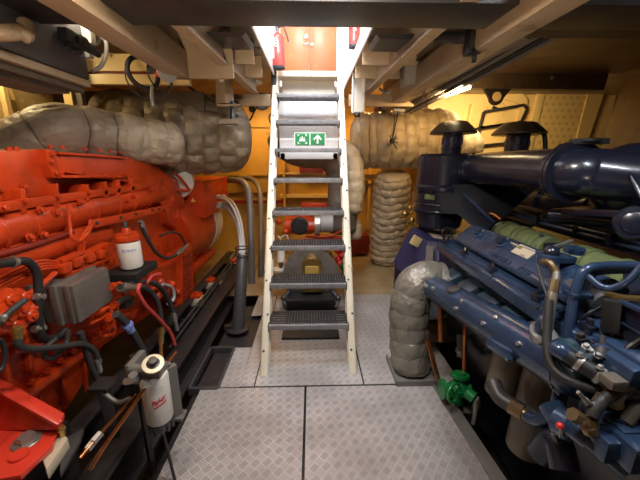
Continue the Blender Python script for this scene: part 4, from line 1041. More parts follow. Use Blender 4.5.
b.build('clamp_block', 'blue', mf)
c = U(546, 334, 1.20)
b = MB(); b.lathe(c, (-.2, -.3, 1), [(-.03, .05), (.0, .05), (.006, .056), (.016, .056), (.016, .04)], 28); fl = b.build('pipe_flange', 'steel', me_)
b = MB(); b.tube([c+V((-.02, 0, .0)), c+V((-.02, .0, .05)), c+V((.03, .02, .07)), c+V((.14, .06, .06))], .024, 14); b.build('flange_elbow', 'blue', fl)
# silencer style canisters below
for (u0, v0, u1, v1, d, r) in ((513, 345, 506, 404, 1.55, .075), (549, 360, 537, 475, 1.38, .085)):
    a, e = U(u0, v0, d), U(u1, v1, d+.02)
    e = V((a.x-.01, a.y+.02, e.z)); b = MB(); b.cyl(a, e, r, seg=36, bev=.01); b.build('oil_canister', 'canister', me_)
b = MB(); b.tube([U(493, 382, 1.5), U(499, 396, 1.45), U(513, 406, 1.4), U(540, 420, 1.32)], .035, 14); b.build('canister_band', 'darksteel', me_)
b = MB(); b.cyl(U(510, 406, 1.36), U(523, 413, 1.32), .032, seg=8); b.cyl(U(523, 413, 1.32), U(530, 417, 1.3), .026, seg=16); b.build('brass_fitting', 'oldbrass', me_)
b = MB(); b.tube([U(528, 417, 1.30), U(537, 420, 1.26), U(548, 416, 1.22), U(558, 405, 1.2)], .026, 14); b.build('blue_elbow', 'blue', me_)
# green finned covers
for y0, y1 in ((1.77, 2.28), (.92, 1.63)):
    b = MB(); b.lathe((1.45, y0, .965), (0, 1, 0), [(0, .082), (y1-y0, .082)], 24); g = b.build('finned_cover', 'green', me_)
    b = MB(); n = 6
    for i in range(n):
        y = y0+(y1-y0)*(i//2+.5+(.18 if i % 2 else -.1))/3; b.lathe((1.45, y-.01, .965), (0, 1, 0), [(0, .08), (.003, .094), (.02, .094), (.024, .08)], 24)
    b.box((1.41, (y0+y1)/2, .965), (.14, (y1-y0), .03), .006); b.build('cover_fins', 'green', g)
    b = MB()
    for y in (y0+.06, y1-.06): b.bolt((1.42, y, 1.042), (-.4, 0, 1), .012, .016)
    b.build('cover_bolts', 'darksteel', g)
b = MB(); b.box((1.42, 1.70, .98), (.12, .06, .1), .01); b.box((1.42, 2.38, .98), (.16, .12, .1), .02); b.build('cover_gap_blocks', 'navy', me_)
b = MB(); b.tube([(1.30, 2.40, 1.0), (1.34, 2.44, 1.07), (1.44, 2.42, 1.08), (1.47, 2.33, 1.05)], .02, 10); b.build('copper_bend', 'copper', me_)
# twin rails behind the green covers
for i, (dx, dz) in enumerate(((0, 0), (.03, .028))):
    b = MB(); b.tube([U(484, 210-3.5*i, 2.92), U(490, 208.5-3.5*i, 2.9), U(540, 222.5-4*i, 2.35), U(590, 236-5*i, 1.96), U(655, 253-6*i, 1.6)], .014, 12); b.build('fuel_rail', 'rail_highlight', me_)
b = MB()
for q in (U(507, 212, 2.7), U(540, 220.5, 2.35), U(578, 231, 2.05), U(612, 239, 1.8)): b.box(q, (.06, .03, .07), .006)
b.build('rail_clamps', 'navy', me_)
# upper exhaust housing behind the rails
b = MB(); b.tube([(1.95, 2.7, 1.16), (1.95, 2.1, 1.17), (1.93, 1.5, 1.2), (1.9, 1.0, 1.2)], .105, 24); b.box((1.95, 2.0, 1.05), (.3, 1.9, .16), .03); b.ball((1.95, 2.7, 1.16), .105)
for y in (2.5, 2.05, 1.7): b.lathe((1.95, y, 1.17), (0, 1, 0), [(0, .1), (0, .125), (.03, .125), (.03, .1)], 28)
b.build('exhaust_housing', 'navy', me_)
b = MB(); b.tube([U(500, 212, 2.95), U(520, 198, 2.9), U(550, 191, 2.85), U(572, 196, 2.75)], .03, 12); b.build('curved_pipe', 'navy', me_)
b = MB(); b.lathe((2.05, 3.15, 1.08), (0, -1, 0), [(0, .36), (.05, .36), (.05, .30), (.02, .28), (.02, .1), (.04, .08), (.04, 0)], 40); b.build('flywheel', 'blacksteel', me_)
b = MB(); b.tube([U(541, 216, 2.3), U(560, 212, 2.3), U(574, 203, 2.25), U(585, 196, 2.2)], .009, 8); b.build('thin_pipe', 'steel', me_)
b = MB(); b.tube([U(600, 221, 1.95), U(622, 213, 1.85), U(640, 207, 1.8)], .012, 8); b.build('drain_pipe', 'navy', me_)
# turbo blower and round fittings far right
tb = U(638, 182, 1.52)
b = MB(); b.lathe(tb+V((.22, .02, 0)), (-1, -.25, 0), [(0, .1), (0, .19), (.1, .195), (.18, .16), (.22, .1), (.235, 0)], 44); b.ball(tb+V((.06, .1, .0)), .19, seg=32); tr = b.build('turbo_blower', 'navy', me_)
b = MB(); b.prism([U(597, 216, 1.7), U(603, 180, 1.68), U(640, 172, 1.6), U(650, 216, 1.6)], (.25, .25, 0), .02); b.bar(U(572, 210, 1.85), U(650, 213, 1.55), .25, .04, .01); b.tube([U(553, 216, 2.0), U(590, 218, 1.8), U(632, 223, 1.6)], .05, 16); b.build('turbo_foot', 'navy', tr)
b = MB(); b.prism([U(629, 172, 1.42), U(645, 196, 1.36), U(640, 200, 1.36), U(630, 180, 1.42)], (.03, .02, 0), .004); b.build('turbo_rib', 'navy', tr)
b = MB(); b.bar(U(617, 199, 1.6), U(650, 200, 1.5), .06, .012, .003); b.bolt(U(622, 196, 1.56), (0, -.3, 1), .012, .014); b.build('brass_strip', 'brass', tr)
c = U(635, 223, 1.42); ax = (EYEP-c)
b = MB(); b.lathe(c, ax, [(-.05, .078), (0, .078), (.01, .07), (.012, .052), (.02, .048), (.026, .03), (.028, 0)], 36); b.build('round_cover', 'navy', me_)
# bent twin pipe in front
b = MB()
for k, (dx, dd) in enumerate(((0, 0), (7, .03))):
    b.tube([U(665, 267+dx*.4, 1.10), U(640, 266+dx*.5, 1.10+dd), U(604, 266+dx*.6, 1.12+dd), U(586+dx*.6, 270+dx*.7, 1.12+dd), U(577+dx, 285+dx*.4, 1.13+dd), U(570+dx, 320, 1.13+dd), U(563+dx*.9, 360, 1.14+dd), U(556+dx*.8, 400, 1.15+dd), U(553+dx, 425, 1.15+dd)], .0165, 14)
tp = b.build('twin_pipe', 'blue', me_)
b = MB()
for u, v in ((573.5, 294), (564, 352), (559, 388)): c = U(u+4, v, 1.14); b.box(c, (.075, .06, .018), .004)
b.build('pipe_clamps', 'blue', tp)
b = MB(); b.tube([U(588, 276, 1.08), U(600, 286, 1.05), U(612, 288, 1.03), U(628, 281, 1.0), U(645, 262, .98)], .011, 10); b.build('small_bent_pipe', 'blue', me_)
b = MB(); b.tube([U(543, 262, 1.25), U(551, 264, 1.22), U(556, 272, 1.2), U(555, 285, 1.18), U(551, 300, 1.17), U(547, 330, 1.16)], [.012, .012, .013, .016, .019, .019], 12); ho = b.build('brown_hose', 'canister', me_)
b = MB(); b.cyl(U(555.5, 280, 1.18), U(553.5, 292, 1.17), .017, seg=8); b.tube([U(543, 262, 1.25), U(550, 263, 1.22), U(556, 272, 1.2)], .014, 10); b.build('brass_end', 'oldbrass', ho)
b = MB(); b.tube([U(549, 300, 1.16), U(547, 345, 1.12), U(553, 368, 1.08), U(575, 383, 1.02), U(610, 392, .97), U(655, 396, .92)], .015, 12); b.build('black_hose', 'hose', me_)
b = MB(); b.tube([U(537, 265, 1.25), U(542, 282, 1.2), U(549, 302, 1.16), U(552, 312, 1.15)], .006, 8); b.build('thin_hose', 'black', me_)
b = MB(); b.tube([U(560, 372, 1.1), U(575, 395, 1.08), U(592, 410, 1.05), U(604, 412, 1.03)], .005, 8); b.build('wire', 'black', me_)
# vent block with lever
b = MB(); b.box(U(560, 258, 1.36), (.09, .08, .03), .008); b.cyl(U(575, 246, 1.42)+V((0, 0, -.03)), U(575, 248, 1.42)+V((0, 0, .0)), .042, seg=20); b.box(U(548, 261, 1.3), (.06, .06, .05), .01); vb = b.build('vent_block', 'blue', me_)
b = MB(); b.cyl(U(554, 247, 1.36), U(572, 241, 1.38), .009, seg=8); b.build('lever', 'steel', vb)
b = MB(); b.ball(U(551, 253, 1.32), .032); b.build('knob', 'navy', vb)
# grey blue drum and front box
b = MB(); b.cyl(U(572, 288, 1.30), U(606, 306, 1.13), .052, seg=28, bev=.008); b.build('cooler_drum', 'box', me_)
b = MB(); b.bar(U(613, 299, 1.02), U(610, 332, 1.04), .04, .05, .012); b.build('black_connector', 'black', me_)
b = MB(); b.prism([U(619, 301, 1.02), U(665, 320, .9), U(665, 410, .95), U(640, 398, 1.0), U(612, 382, 1.06), U(612, 335, 1.05)], (.35, .15, -.02), .02); fb = b.build('front_cover_box', 'navy', me_)
b = MB(); b.bar(U(618, 320, 1.015), U(655, 342, .93), .006, .006); b.bar(U(620, 301, 1.01), U(655, 316, .91), .02, .012, .003); b.build('cover_edges', 'blue', fb)
b = MB(); b.bar(U(616, 297, 1.1), U(660, 300, 1.0), .05, .01); b.bar(U(600, 292, 1.15), U(630, 299, 1.06), .03, .012); b.build('brown_bracket', 'brass', me_)
b = MB(); b.prism([U(620, 268, 1.3), U(660, 268, 1.2), U(660, 312, 1.1), U(622, 296, 1.2)], (.25, .15, 0), .02); b.build('front_housing', 'navy', me_)
b = MB(); b.prism([U(577, 310, 1.25), U(608, 333, 1.12), U(598, 344, 1.14), U(566, 330, 1.25)], (.12, .1, -.02), .012); b.build('lower_casting', 'blue', me_)
# clamped hose, sensor
a, e = U(575, 360, 1.02), U(606, 380, .96)
b = MB(); b.cyl(a+(a-e)*.35, e+(e-a)*.1, .026, seg=20); hs = b.build('clamped_hose', 'black', me_)
b = MB()
for f_ in (.08, .72): p = a.lerp(e, f_); t_ = (e-a).normalized(); b.lathe(p, t_, [(0, .027), (0, .0295), (.014, .0295), (.014, .027)], 24); b.bolt(p+V((-.005, -.01, .03)), (0, 0, 1), .008, .012)
b.build('hose_clamps', 'chrome', hs)
b = MB(); b.tube([a+(a-e)*.3, a+(a-e)*.6, U(560, 352, 1.08)], .028, 16); b.build('blue_pipe', 'blue', me_)
b = MB(); b.tube([e, U(616, 384, .95), U(628, 378, .95), U(645, 368, .95)], .03, 14); b.box(U(613, 381, .93), (.05, .05, .03), .006); b.build('cast_elbow', 'lagbrown', me_)
b = MB(); b.cyl(U(602, 352, 1.02), U(603, 335, 1.03), .008, seg=8); b.cyl(U(601, 358, 1.0), U(602, 348, 1.01), .02, seg=12); b.build('sensor', 'darksteel', me_)
b = MB()
for u, v in ((590, 352), (598, 356), (606, 364), (586, 347)): b.bolt(U(u, v, 1.0), (-.2, -.3, 1), .009, .014)
b.build('flange_studs', 'chrome', me_)
# ---- fuel pump bottom right
fp = thing('fuel_pump', 'blue fuel pump with rusty union fittings in the lower right corner', 'pump', U(600, 440, 1.0))
b = MB(); b.cyl(U(556, 418, 1.08), U(576, 430, 1.02), .05, seg=24, bev=.01); b.cyl(U(572, 426, 1.02), U(590, 440, .98), .036, seg=20); b.cyl(U(585, 437, .98), U(625, 470, .93), .026, seg=18); b.bar(U(548, 402, 1.12), U(560, 420, 1.08), .07, .05, .015); b.build('feed_pump', 'blue', fp)
b = MB(); b.ball(U(560, 426, 1.0), .012); b.build('red_seal', 'extred', fp)
b = MB(); b.ring(U(561, 432, 1.0), (1, -1, .2), .018, .003, 20, 6); b.build('wire_ring', 'steel', fp)
b = MB(); b.box(U(622, 425, 1.0), (.17, .16, .11), .02); b.box(U(607, 440, .96), (.10, .10, .08), .015); b.box(U(633, 445, .93), (.12, .12, .09), .015)
for u, v in ((606, 424), (618, 414), (634, 428), (612, 436), (596, 432)): b.cyl(U(u, v, .96), U(u+3, v+8, .96), .028, seg=14)
b.build('pump_body', 'blue', fp)
for u, v, u2, v2, r in ((572, 414, 578, 418, .022), (590, 418, 592, 426, .02), (588, 426, 591, 432, .022), (613, 398, 617, 406, .02), (624, 424, 630, 418, .022), (636, 432, 640, 438, .028), (598, 404, 604, 396, .018)): b = MB(); b.cyl(U(u, v, .95), U(u2, v2, .95), r, seg=8); b.build('union_nut', 'oldbrass', fp)
for px, m_ in (([(592, 416), (596, 408), (606, 398), (622, 391), (640, 386), (655, 384)], 'hose'), ([(615, 402), (620, 393), (632, 388), (650, 388)], 'canister'), ([(626, 422), (634, 412), (645, 402), (655, 396)], 'canister'), ([(600, 400), (592, 404), (584, 398), (578, 392)], 'steel')):
    b = MB(); b.tube([U(u, v, .94) for u, v in px], .018 if m_ != 'steel' else .006, 12); b.build('fuel_hose', m_, fp)
b = MB()
for i in range(5): b.tube([U(580+i*2, 396+i*3, .97), U(588+i*2, 400+i*2, .95), U(594+i, 408+i*2, .95)], .004, 6)
b.build('link_rods', 'chrome', fp)
b = MB(); b.tube([U(540, 455, 1.25), U(556, 440, 1.2), U(565, 470, 1.15)], .05, 14); b.build('lower_casing', 'navy', fp)

# ================================================================ AIR FILTER AND INTAKE
af = thing('air_filter_housing', 'dark blue round air filter housing with mushroom rain cap left of the intake duct', 'air filter', U(442, 232, 2.8))
c = U(444, 160, 2.85); R = .225
top = U(444, 154, 2.85).z; z1 = U(444, 184, 2.85).z; z2 = U(442, 214, 2.85).z; z3 = U(442, 231, 2.85).z
C0 = V((c.x, c.y, 0))
b = MB(); b.lathe(C0, (0, 0, 1), [(z1, R), (z1+.005, R+.004), (top-.02, R+.004), (top, R-.015), (top, 0)], 40); b.build('upper_drum', 'navy', af)
b = MB(); b.lathe(C0, (0, 0, 1), [(z3, 0), (z3, R*.75), (z3+.03, R*.9), (z2, R*.98), (z2+.01, R*1.1), (z2+.02, R*.98), (z1-.06, R*.98), (z1-.05, R*1.08), (z1-.02, R*1.08), (z1, R)], 40)
b.build('lower_bowl', 'navy', af)
b = MB()
for z in (z1-.04, z2+.09, z2+.03): b.ring(C0+V((0, 0, z)), (0, 0, 1), R*1.03, .009, 40, 8)
for a in (3.4, 4.0, 4.7): b.box(C0+V((math.cos(a)*R*1.05, math.sin(a)*R*1.05, z1-.06)), (.03, .03, .05), .005)
b.build('clamp_bands', 'navy', af)
b = MB(); q = C0+V((-R*.72, -R*.70, z2+.16)); b.box(q, (.09, .012, .045), .002, Matrix.Rotation(-.75, 3, 'Z')); b.build('green_label', 'green', af)
def raincap(parent, u, v0, v1, vb, d, rc_, rs):
    p = U(u, vb, d); zt = U(u, v0, d).z; ze = U(u, v1, d).z
    b = MB(); q = V((p.x, p.y, 0)); b.lathe(q, (0, 0, 1), [(p.z-.03, rs), (ze+.02, rs)], 28); b.ring(q+V((0, 0, p.z+.03)), (0, 0, 1), rs, .008); b.build('cap_neck', 'navy', parent)
    b = MB()
    for i in range(12): a = i*PI/6; b.box(q+V((math.cos(a)*rs, math.sin(a)*rs, (p.z+ze)/2+.015)), (.012, .012, .06), .002, Matrix.Rotation(a, 3, 'Z'))
    b.build('neck_slots', 'purple', parent)
    b = MB(); b.lathe(q, (0, 0, 1), [(ze-.004, rs*.7), (ze-.004, rc_*.96), (ze, rc_), (ze+.012, rc_), (ze+(zt-ze)*.55, rc_*.80), (zt-.008, rc_*.60), (zt, rc_*.5), (zt+.004, 0)], 44); b.build('rain_cap', 'cap', parent)
raincap(af, 451, 122.5, 134, 152, 2.85, .20, .085)
b = MB(); 
pd = [U(463, 168, 2.80), U(500, 168.5, 2.3), U(540, 170, 1.9), U(572, 172, 1.66), U(596, 174, 1.60), U(640, 179, 1.50)]
b.tube(pd, [.122, .122, .122, .126, .126, .12], 36); dk = b.build('intake_duct', 'navy', me_)
b = MB()
for p_, q_, f_ in ((0, 1, .1), (0, 1, .3), (0, 1, .42)):
    a = pd[p_].lerp(pd[q_], f_); b.ring(a, pd[q_]-pd[p_], .122, .006, 36, 8)
b.build('duct_seams', 'navy', dk)
a = pd[3]; t_ = (pd[3]-pd[2]).normalized()
b = MB(); b.lathe(a-t_*.03, t_, [(0, .12), (0, .158), (.022, .158), (.022, .145), (.03, .145), (.03, .158), (.05, .158), (.05, .12)], 40)
for i in range(10): an = 2*PI*i/10; x_ = t_.orthogonal().normalized(); y_ = t_.cross(x_); b.bolt(a-t_*.03+(x_*math.cos(an)+y_*math.sin(an))*.146, -t_, .011, .014)
b.build('duct_flange', 'navy', dk)
b = MB(); q = a+V((.02, 0, .155)); b.bar(q+V((-.06, 0, .0)), q+V((.1, -.04, .0)), .05, .03, .008); b.ring(q+V((.02, -.02, .005)), (0, 0, 1), .04, .01); b.build('lifting_bracket', 'black', dk)
# side sheet and strut
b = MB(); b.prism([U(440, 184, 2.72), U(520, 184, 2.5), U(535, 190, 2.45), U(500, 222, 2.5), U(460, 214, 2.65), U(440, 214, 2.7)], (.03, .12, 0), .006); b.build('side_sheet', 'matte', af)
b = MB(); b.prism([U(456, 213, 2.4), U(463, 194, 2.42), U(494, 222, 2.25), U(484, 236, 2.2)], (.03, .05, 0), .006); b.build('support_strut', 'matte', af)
b = MB(); b.bar(U(464, 194, 2.41), U(494, 222, 2.24), .012, .02, .003); b.build('strut_edge', 'blue', af)
# second rain cap further back
rc2 = thing('rain_cap', 'second mushroom rain cap behind the intake duct, right of the first', 'rain cap', U(516, 158, 3.05))
raincap(rc2, 515, 123.5, 135, 156, 3.05, .235, .105)
b = MB(); b.tube([U(536, 131, 2.95), U(543, 133, 2.92), U(545, 140, 2.92), U(545, 156, 2.92)], .02, 10); b.build('side_pipe', 'blacksteel', rc2)
b = MB(); q = U(516, 156, 3.05); b.cyl((q.x, q.y, .9), (q.x, q.y, q.z), .16, seg=30); b.build('drum', 'navy', rc2)

# violet casing under the air filter
cs = thing('gearbox_casing', 'violet blue angular casing behind the silver exhaust elbow', 'casing', (1.3, 3.0, 0))
b = MB(); b.prism([U(410, 228, 3.0), U(425, 240, 2.8), U(440, 243, 2.75), U(438, 290, 2.6), U(398, 270, 3.0), U(393, 262, 3.1)], (.45, .35, 0), .012); b.build('casing', 'purple', cs)
b = MB(); b.prism([U(424, 226, 3.1), U(455, 226, 3.1), U(462, 246, 2.75), U(428, 244, 2.78)], (0, 0, -.02), .004); b.build('deck_plate', 'cream', cs)
b = MB(); c = U(416, 241, 2.84); b.box(c, (.09, .02, .09), .004, Matrix.Rotation(.5, 3, 'Y')); b.build('yellow_tag', 'yellow', cs)
b = MB(); b.bar(U(430, 246, 2.72), U(429, 262, 2.68), .06, .02); b.build('brown_strap', 'lagbrown', cs)
b = MB(); b.prism([U(395, 258, 3.1), U(393, 290, 2.95), U(420, 320, 2.5), U(440, 320, 2.4), U(440, 262, 2.7)], (.3, .3, 0), .01); b.build('lower_casing', 'navy', cs)
b = MB(); c = U(447, 233, 2.75); b.ring(c, (.2, -1, .1), .045, .012); b.cyl(c+V((0, 0, -.1)), c+V((0, 0, -.05)), .03); b.build('eye_bolt', 'blacksteel', cs)
b = MB()
for u, v, r in ((405, 214, .04), (412, 220, .035), (410, 208, .03), (415, 232, .03)): b.ball(U(u, v, 3.3), r)
b.tube([U(400, 217, 3.3), U(410, 214, 3.3), U(414, 206, 3.3), U(413, 192, 3.3)], .018, 8); b.tube([U(408, 222, 3.3), U(414, 226, 3.3), U(416, 236, 3.3)], .02, 8)
o = b.build('valve_cluster', 'brass', loc=U(408, 216, 3.3)); tag(o, 'small brass valve between the buff column and the blue air filter', 'valve')

# green valve, copper drops, floor edge
e0, e1 = PZ(437, 385, .0), PZ(484, 458, .0)
t = thing('floor_edge_bar', 'flat grey steel bar along the right edge of the chequer floor', 'edging', e0)
b = MB(); ee = (e1-e0); b.bar(e0-ee*.05, e1+ee*.6, .075, .02, .003); b.build('bar', 'pipegrey', t)
vl = thing('green_valve', 'bright green valve at the floor edge below the blue engine', 'valve', U(458, 392, 1.98))
b = MB(); d = 1.95
b.cyl(U(460, 372, d), U(460, 388, d), .034, seg=16); b.cyl(U(460, 374, d), U(460, 377, d), .055, seg=20); b.cyl(U(442, 389, d), U(470, 388, d), .034, seg=16); b.cyl(U(441, 389, d), U(445, 389, d), .06, seg=20); b.ball(U(458, 389, d), .06)
b.cyl(U(466, 392, d-.05), U(474, 398, d-.08), .036, seg=16); b.cyl(U(456, 392, d), U(459, 404, d), .04, r2=.025, seg=14)
b.build('valve_body', 'valve', vl)
b = MB(); b.ring(U(454, 393, d-.1), (.6, -1, .2), .055, .009, 28, 8)
for a in range(3): an = a*PI/3; c = U(454, 393, d-.1); b.bar(c+V((math.cos(an)*.05, 0, math.sin(an)*.05)), c-V((math.cos(an)*.05, 0, math.sin(an)*.05)), .008, .008)
b.build('handwheel', 'valve', vl)
b = MB(); b.tube([U(475, 398, d-.08), U(477, 406, d-.05), U(472, 411, d), U(462, 410, d)], .022, 10); b.tube([U(475, 398, d-.08), U(475, 412, d-.1), U(473, 424, d-.1)], .012, 8); b.build('drain_pipe', 'pipegrey', vl)
b = MB(); b.tube([U(464, 374, 1.98), U(464.5, 355, 1.98), U(465, 335, 1.95), U(466, 318, 1.95)], .014, 10); o = b.build('copper_pipe', 'copper', loc=U(464, 374, 1.98)); tag(o, 'upright copper pipe dropping into the top of the green valve', 'pipe')
b = MB(); b.tube([U(440, 300, 2.0), U(440, 306, 2.0), U(441, 338, 2.0), U(441, 340, 2.0)], .016, 10); o = b.build('copper_pipe', 'copper', loc=U(441, 338, 2.0)); tag(o, 'short copper pipe hanging below the far end of the blue manifold', 'pipe')
b = MB(); b.bar(U(427, 338, 2.1), U(439, 382, 2.02), .03, .012, .002); o = b.build('copper_strip', 'copper', loc=U(439, 382, 2.02)); tag(o, 'flat brown copper strip leaning between the silver exhaust boot and green valve', 'strip')
t = thing('seacock_pipe', 'pale steel pipe with clamp below the blue manifold', 'pipe', U(462, 352, 2.1))
b = MB(); b.tube([U(461, 335, 2.15), U(462, 350, 2.12), U(461, 358, 2.1)], .03, 14); b.build('pipe', 'lagbrown', t)
b = MB(); b.lathe(U(461, 352, 2.12), (0, 0, 1), [(0, .03), (0, .036), (.02, .036), (.02, .03)], 20); b.build('clamp', 'chrome', t)
t = thing('support_girder', 'dark steel support girder under the blue engine', 'girder', (1.1, 2.0, -.6))
b = MB(); b.box((1.22, 1.6, -.12), (.16, 2.6, .02)); b.box((1.22, 1.6, -.36), (.02, 2.6, .46)); b.build('girder', 'blacksteel', t)
b = MB(); b.box((1.1, 2.3, .12), (.4, .35, .02), .003); b.box((1.1, 2.46, -.2), (.4, .02, .7)); b.build('shelf', 'brown', t)
# ================================================================ CABINET, DECKHEAD FITTINGS
X = -1.3
p0, p1 = PX(90, 80, X), PX(86, 30, X)
cb = thing('control_cabinet', 'slate grey control cabinet with black connectors hung in the upper left corner', 'cabinet', (X-.2, 1.3, p0.z))
Yc = p0.y
b = MB(); b.box((X-.22, Yc-.55, p0.z+.19), (.44, 1.1, .38), .008); b.build('case', 'box', cb)
b = MB(); b.bar((X-.005, Yc-1.05, p0.z-.03), (X-.005, Yc-.03, p0.z-.03), .05, .035, .004); b.build('hanger_rail', 'beam', cb)
b = MB(); b.bar((X-.03, Yc-1.05, p0.z-.005), (X-.03, Yc-.01, p0.z-.005), .05, .02); b.bar((X-.04, Yc-1.05, p0.z-.065), (X-.04, Yc-.05, p0.z-.065), .06, .03); b.build('shadow_rail', 'brown', cb)  # dark brown strips below the case edge
b = MB(); b.bar((X-.16, Yc-1.05, p0.z-.085), (X-.16, Yc-.1, p0.z-.085), .2, .02); b.build('lower_tray', 'lagbrown', cb)
for n_, px in enumerate((((62, 36), (72, 40)), ((70, 43), (85, 47)))):
    a, e = PX(*px[0], X), PX(*px[1], X); b = MB(); b.cyl(a, a+V((.05, 0, 0)), .032, seg=14); b.box(a+V((.03, .0, 0)), (.05, .08, .06), .008); b.cyl(a+V((.05, .03, 0)), a+V((.05, .15, -.01)), .02, seg=12)
    b.cyl(a+V((.05, .06, -.0)), a+V((.05, .09, -.0)), .028, seg=12); b.build('connector', 'black', cb)
b = MB()
for u, v in ((60, 32), (66, 48), (78, 52), (75, 36)): b.cyl(PX(u, v, X), PX(u, v, X)+V((.02, 0, 0)), .014, seg=10)
b.build('connector_screws', 'darksteel', cb)
b = MB(); b.box(PX(90, 34, -1.25)+V((-.04, .04, .03)), (.06, .05, .14), .004); b.build('white_tag', 'offwhite', cb)
b = MB(); b.box((X-.03, Yc+.02, p0.z+.26), (.1, .04, .28), .004); b.build('end_plate', 'cable', cb)
b = MB(); P = [U(92, 36, 1.9), U(95, 44, 1.9), U(98, 42, 1.9), U(101, 37, 1.9), U(106, 42, 1.9), U(106, 54, 1.92), U(101, 66, 1.93), U(92, 71, 1.93)]
b.tube(P, .012, 10); o = b.build('flexible_conduit', 'cable', loc=P[4]); tag(o, 'grey flexible conduit looping beside the end of the slate cabinet', 'conduit')
b = MB(); P = [U(-12, 33, 1.2), U(6, 33, 1.22), U(20, 32, 1.25), U(25, 35, 1.26), U(26, 24, 1.28)]
b.tube(P, .03, 14); o = b.build('deckhead_pipe', 'beam', loc=P[2]); tag(o, 'beige pipe elbow in front of the cabinet at the top left corner', 'pipe')
b = MB(); b.tube([U(140, 26, 1.9), U(137, 36, 1.9), U(128, 40, 1.95), U(112, 36, 2.0)], [.07, .07, .06, .05], 18); o = b.build('rusty_pipe_end', 'brown', loc=U(137, 36, 1.9)); tag(o, 'brown rounded pipe end under the deck beside the wide beige beam', 'pipe')
# coils of hose and bell
c = U(149, 73, 2.15)
t = thing('hose_coil', 'loops of black cable hung below the beige beam over the lagging', 'cable', c)
b = MB(); b.ring(c+V((-.04, 0, 0)), (.75, -.6, .1), .10, .016, 40, 10); b.build('thick_coil', 'black', t)
b = MB(); b.ring(c+V((.0, .0, -.03)), (.5, -.8, 0), .145, .005, 40, 6); b.ring(c+V((.06, .03, -.0)), (.9, -.4, 0), .10, .006, 40, 6); b.build('thin_loop', 'hose', t)
b = MB(); b.box(c+V((.03, 0, .06)), (.05, .05, .13), .01); b.build('hook', 'darksteel', t)
b = MB(); b.tube([U(152, 86, 2.1), U(152, 98, 2.1), U(153, 106, 2.12)], .012, 8); b.build('hanging_end', 'pipegrey', t)
c = U(166, 71, 2.1)
t = thing('alarm_bell', 'small round red bell with pale face hung beside the black cable loops', 'bell', c)
b = MB(); ax = V((.8, -.6, 0)); b.lathe(c, ax, [(-.10, .03), (-.03, .045), (0, .07), (.006, .07), (.006, 0)], 28); b.build('bell_body', 'extred', t)
b = MB(); b.lathe(c+ax.normalized()*.007, ax, [(0, .072), (.004, .072), (.006, .06), (.006, 0)], 28); b.build('bell_face', 'cable', t)
b = MB(); b.box(c+V((-.03, .03, .12)), (.03, .03, .2)); b.build('bell_bracket', 'darksteel', t)
# pipe hanger
t = thing('pipe_hanger', 'beige steel pipe hanger with blue stud over the end of the round silencer', 'hanger', U(222, 105, 2.8))
b = MB(); b.prism([U(215, 74, 2.75), U(222, 74, 2.75), U(225, 84, 2.75), U(226, 103, 2.75), U(216, 104, 2.75)], (.05, .1, 0), .004); b.build('hanger_plate', 'beam', t)
b = MB(); b.bar(U(217, 106, 2.75), U(240, 106, 2.8), .12, .014, .003); b.build('shelf', 'beam', t)
b = MB(); b.cyl(U(232, 107, 2.78), U(232, 121, 2.78), .02, seg=12); b.cyl(U(232, 101, 2.78), U(232, 107, 2.78), .012, seg=8); b.build('blue_stud', 'blueport', t)
b = MB(); b.bar(U(219, 122, 2.74), U(238, 122, 2.78), .12, .04, .006); b.build('wood_pad', 'lag', t)
b = MB(); b.box(U(220, 70, 2.7), (.05, .05, .10), .006); b.cyl(U(218, 72, 2.68), U(222, 80, 2.68), .025, seg=12); b.build('gland_box', 'offwhite', t)
b = MB(); P = [U(258, 46, 2.5), U(240, 46.5, 2.5), U(223, 47, 2.5), U(220, 50, 2.5), U(220, 60, 2.55), U(221, 72, 2.6)]
b.tube(P, .012, 10, n=3); b.box(U(259, 44, 2.5), (.04, .04, .08), .004); o = b.build('steel_conduit', 'darksteel', loc=P[2]); tag(o, 'thin dark conduit bent along the deck toward the fire extinguisher', 'conduit')
c = U(262, 102, 3.25)
t = thing('round_sounder', 'round grey wall fitting left of the top of the stair', 'fitting', c)
b = MB(); b.lathe(c, (0, -1, 0), [(-.06, .06), (0, .085), (.03, .085), (.035, .07), (.035, .0)], 32); b.build('body', 'darksteel', t)
b = MB(); b.lathe(c+V((0, -.034, 0)), (0, -1, 0), [(0, .065), (.01, .06), (.012, .02), (.02, .018), (.02, 0)], 28); b.build('face', 'cable', t)
b = MB(); b.tube([U(258, 106, 3.25), U(254, 112, 3.3), U(250, 120, 3.4), U(244, 124, 3.5)], .008, 8); b.ball(U(252, 109, 3.3), .035); o = b.build('hanging_wire', 'black', loc=U(252, 110, 3.3)); tag(o, 'black wire and knot hanging left of the round grey fitting', 'wire')
b = MB(); b.tube([U(272, 113, 3.5), U(269, 117, 3.5), U(271, 123, 3.5), U(275, 121, 3.5)], .008, 8); o = b.build('wire_hook', 'black', loc=U(270, 118, 3.5)); tag(o, 'small black wire hook just left of the stair stringer', 'hook')
for u, v, lb_ in ((256, 81, 'small pale round ceiling lamp left of the hatch'), (367, 83.5, 'small pale round ceiling lamp right of the hatch')):
    c = U(u, v, 3.2); b = MB(); b.lathe(c, (0, 0, -1), [(0, .06), (.02, .07), (.03, .05), (.03, 0)], 24); b.cyl(c, (c.x, c.y, DECK), .02); o = b.build('ceiling_lamp', 'offwhite', loc=c); tag(o, lb_, 'lamp')
b = MB(); b.box(U(274, 78, 3.05), (.05, .05, .18), .006); o = b.build('black_bracket', 'black', loc=U(274, 78, 3.05)); tag(o, 'black bracket below the red fire extinguisher at the stair top', 'bracket')
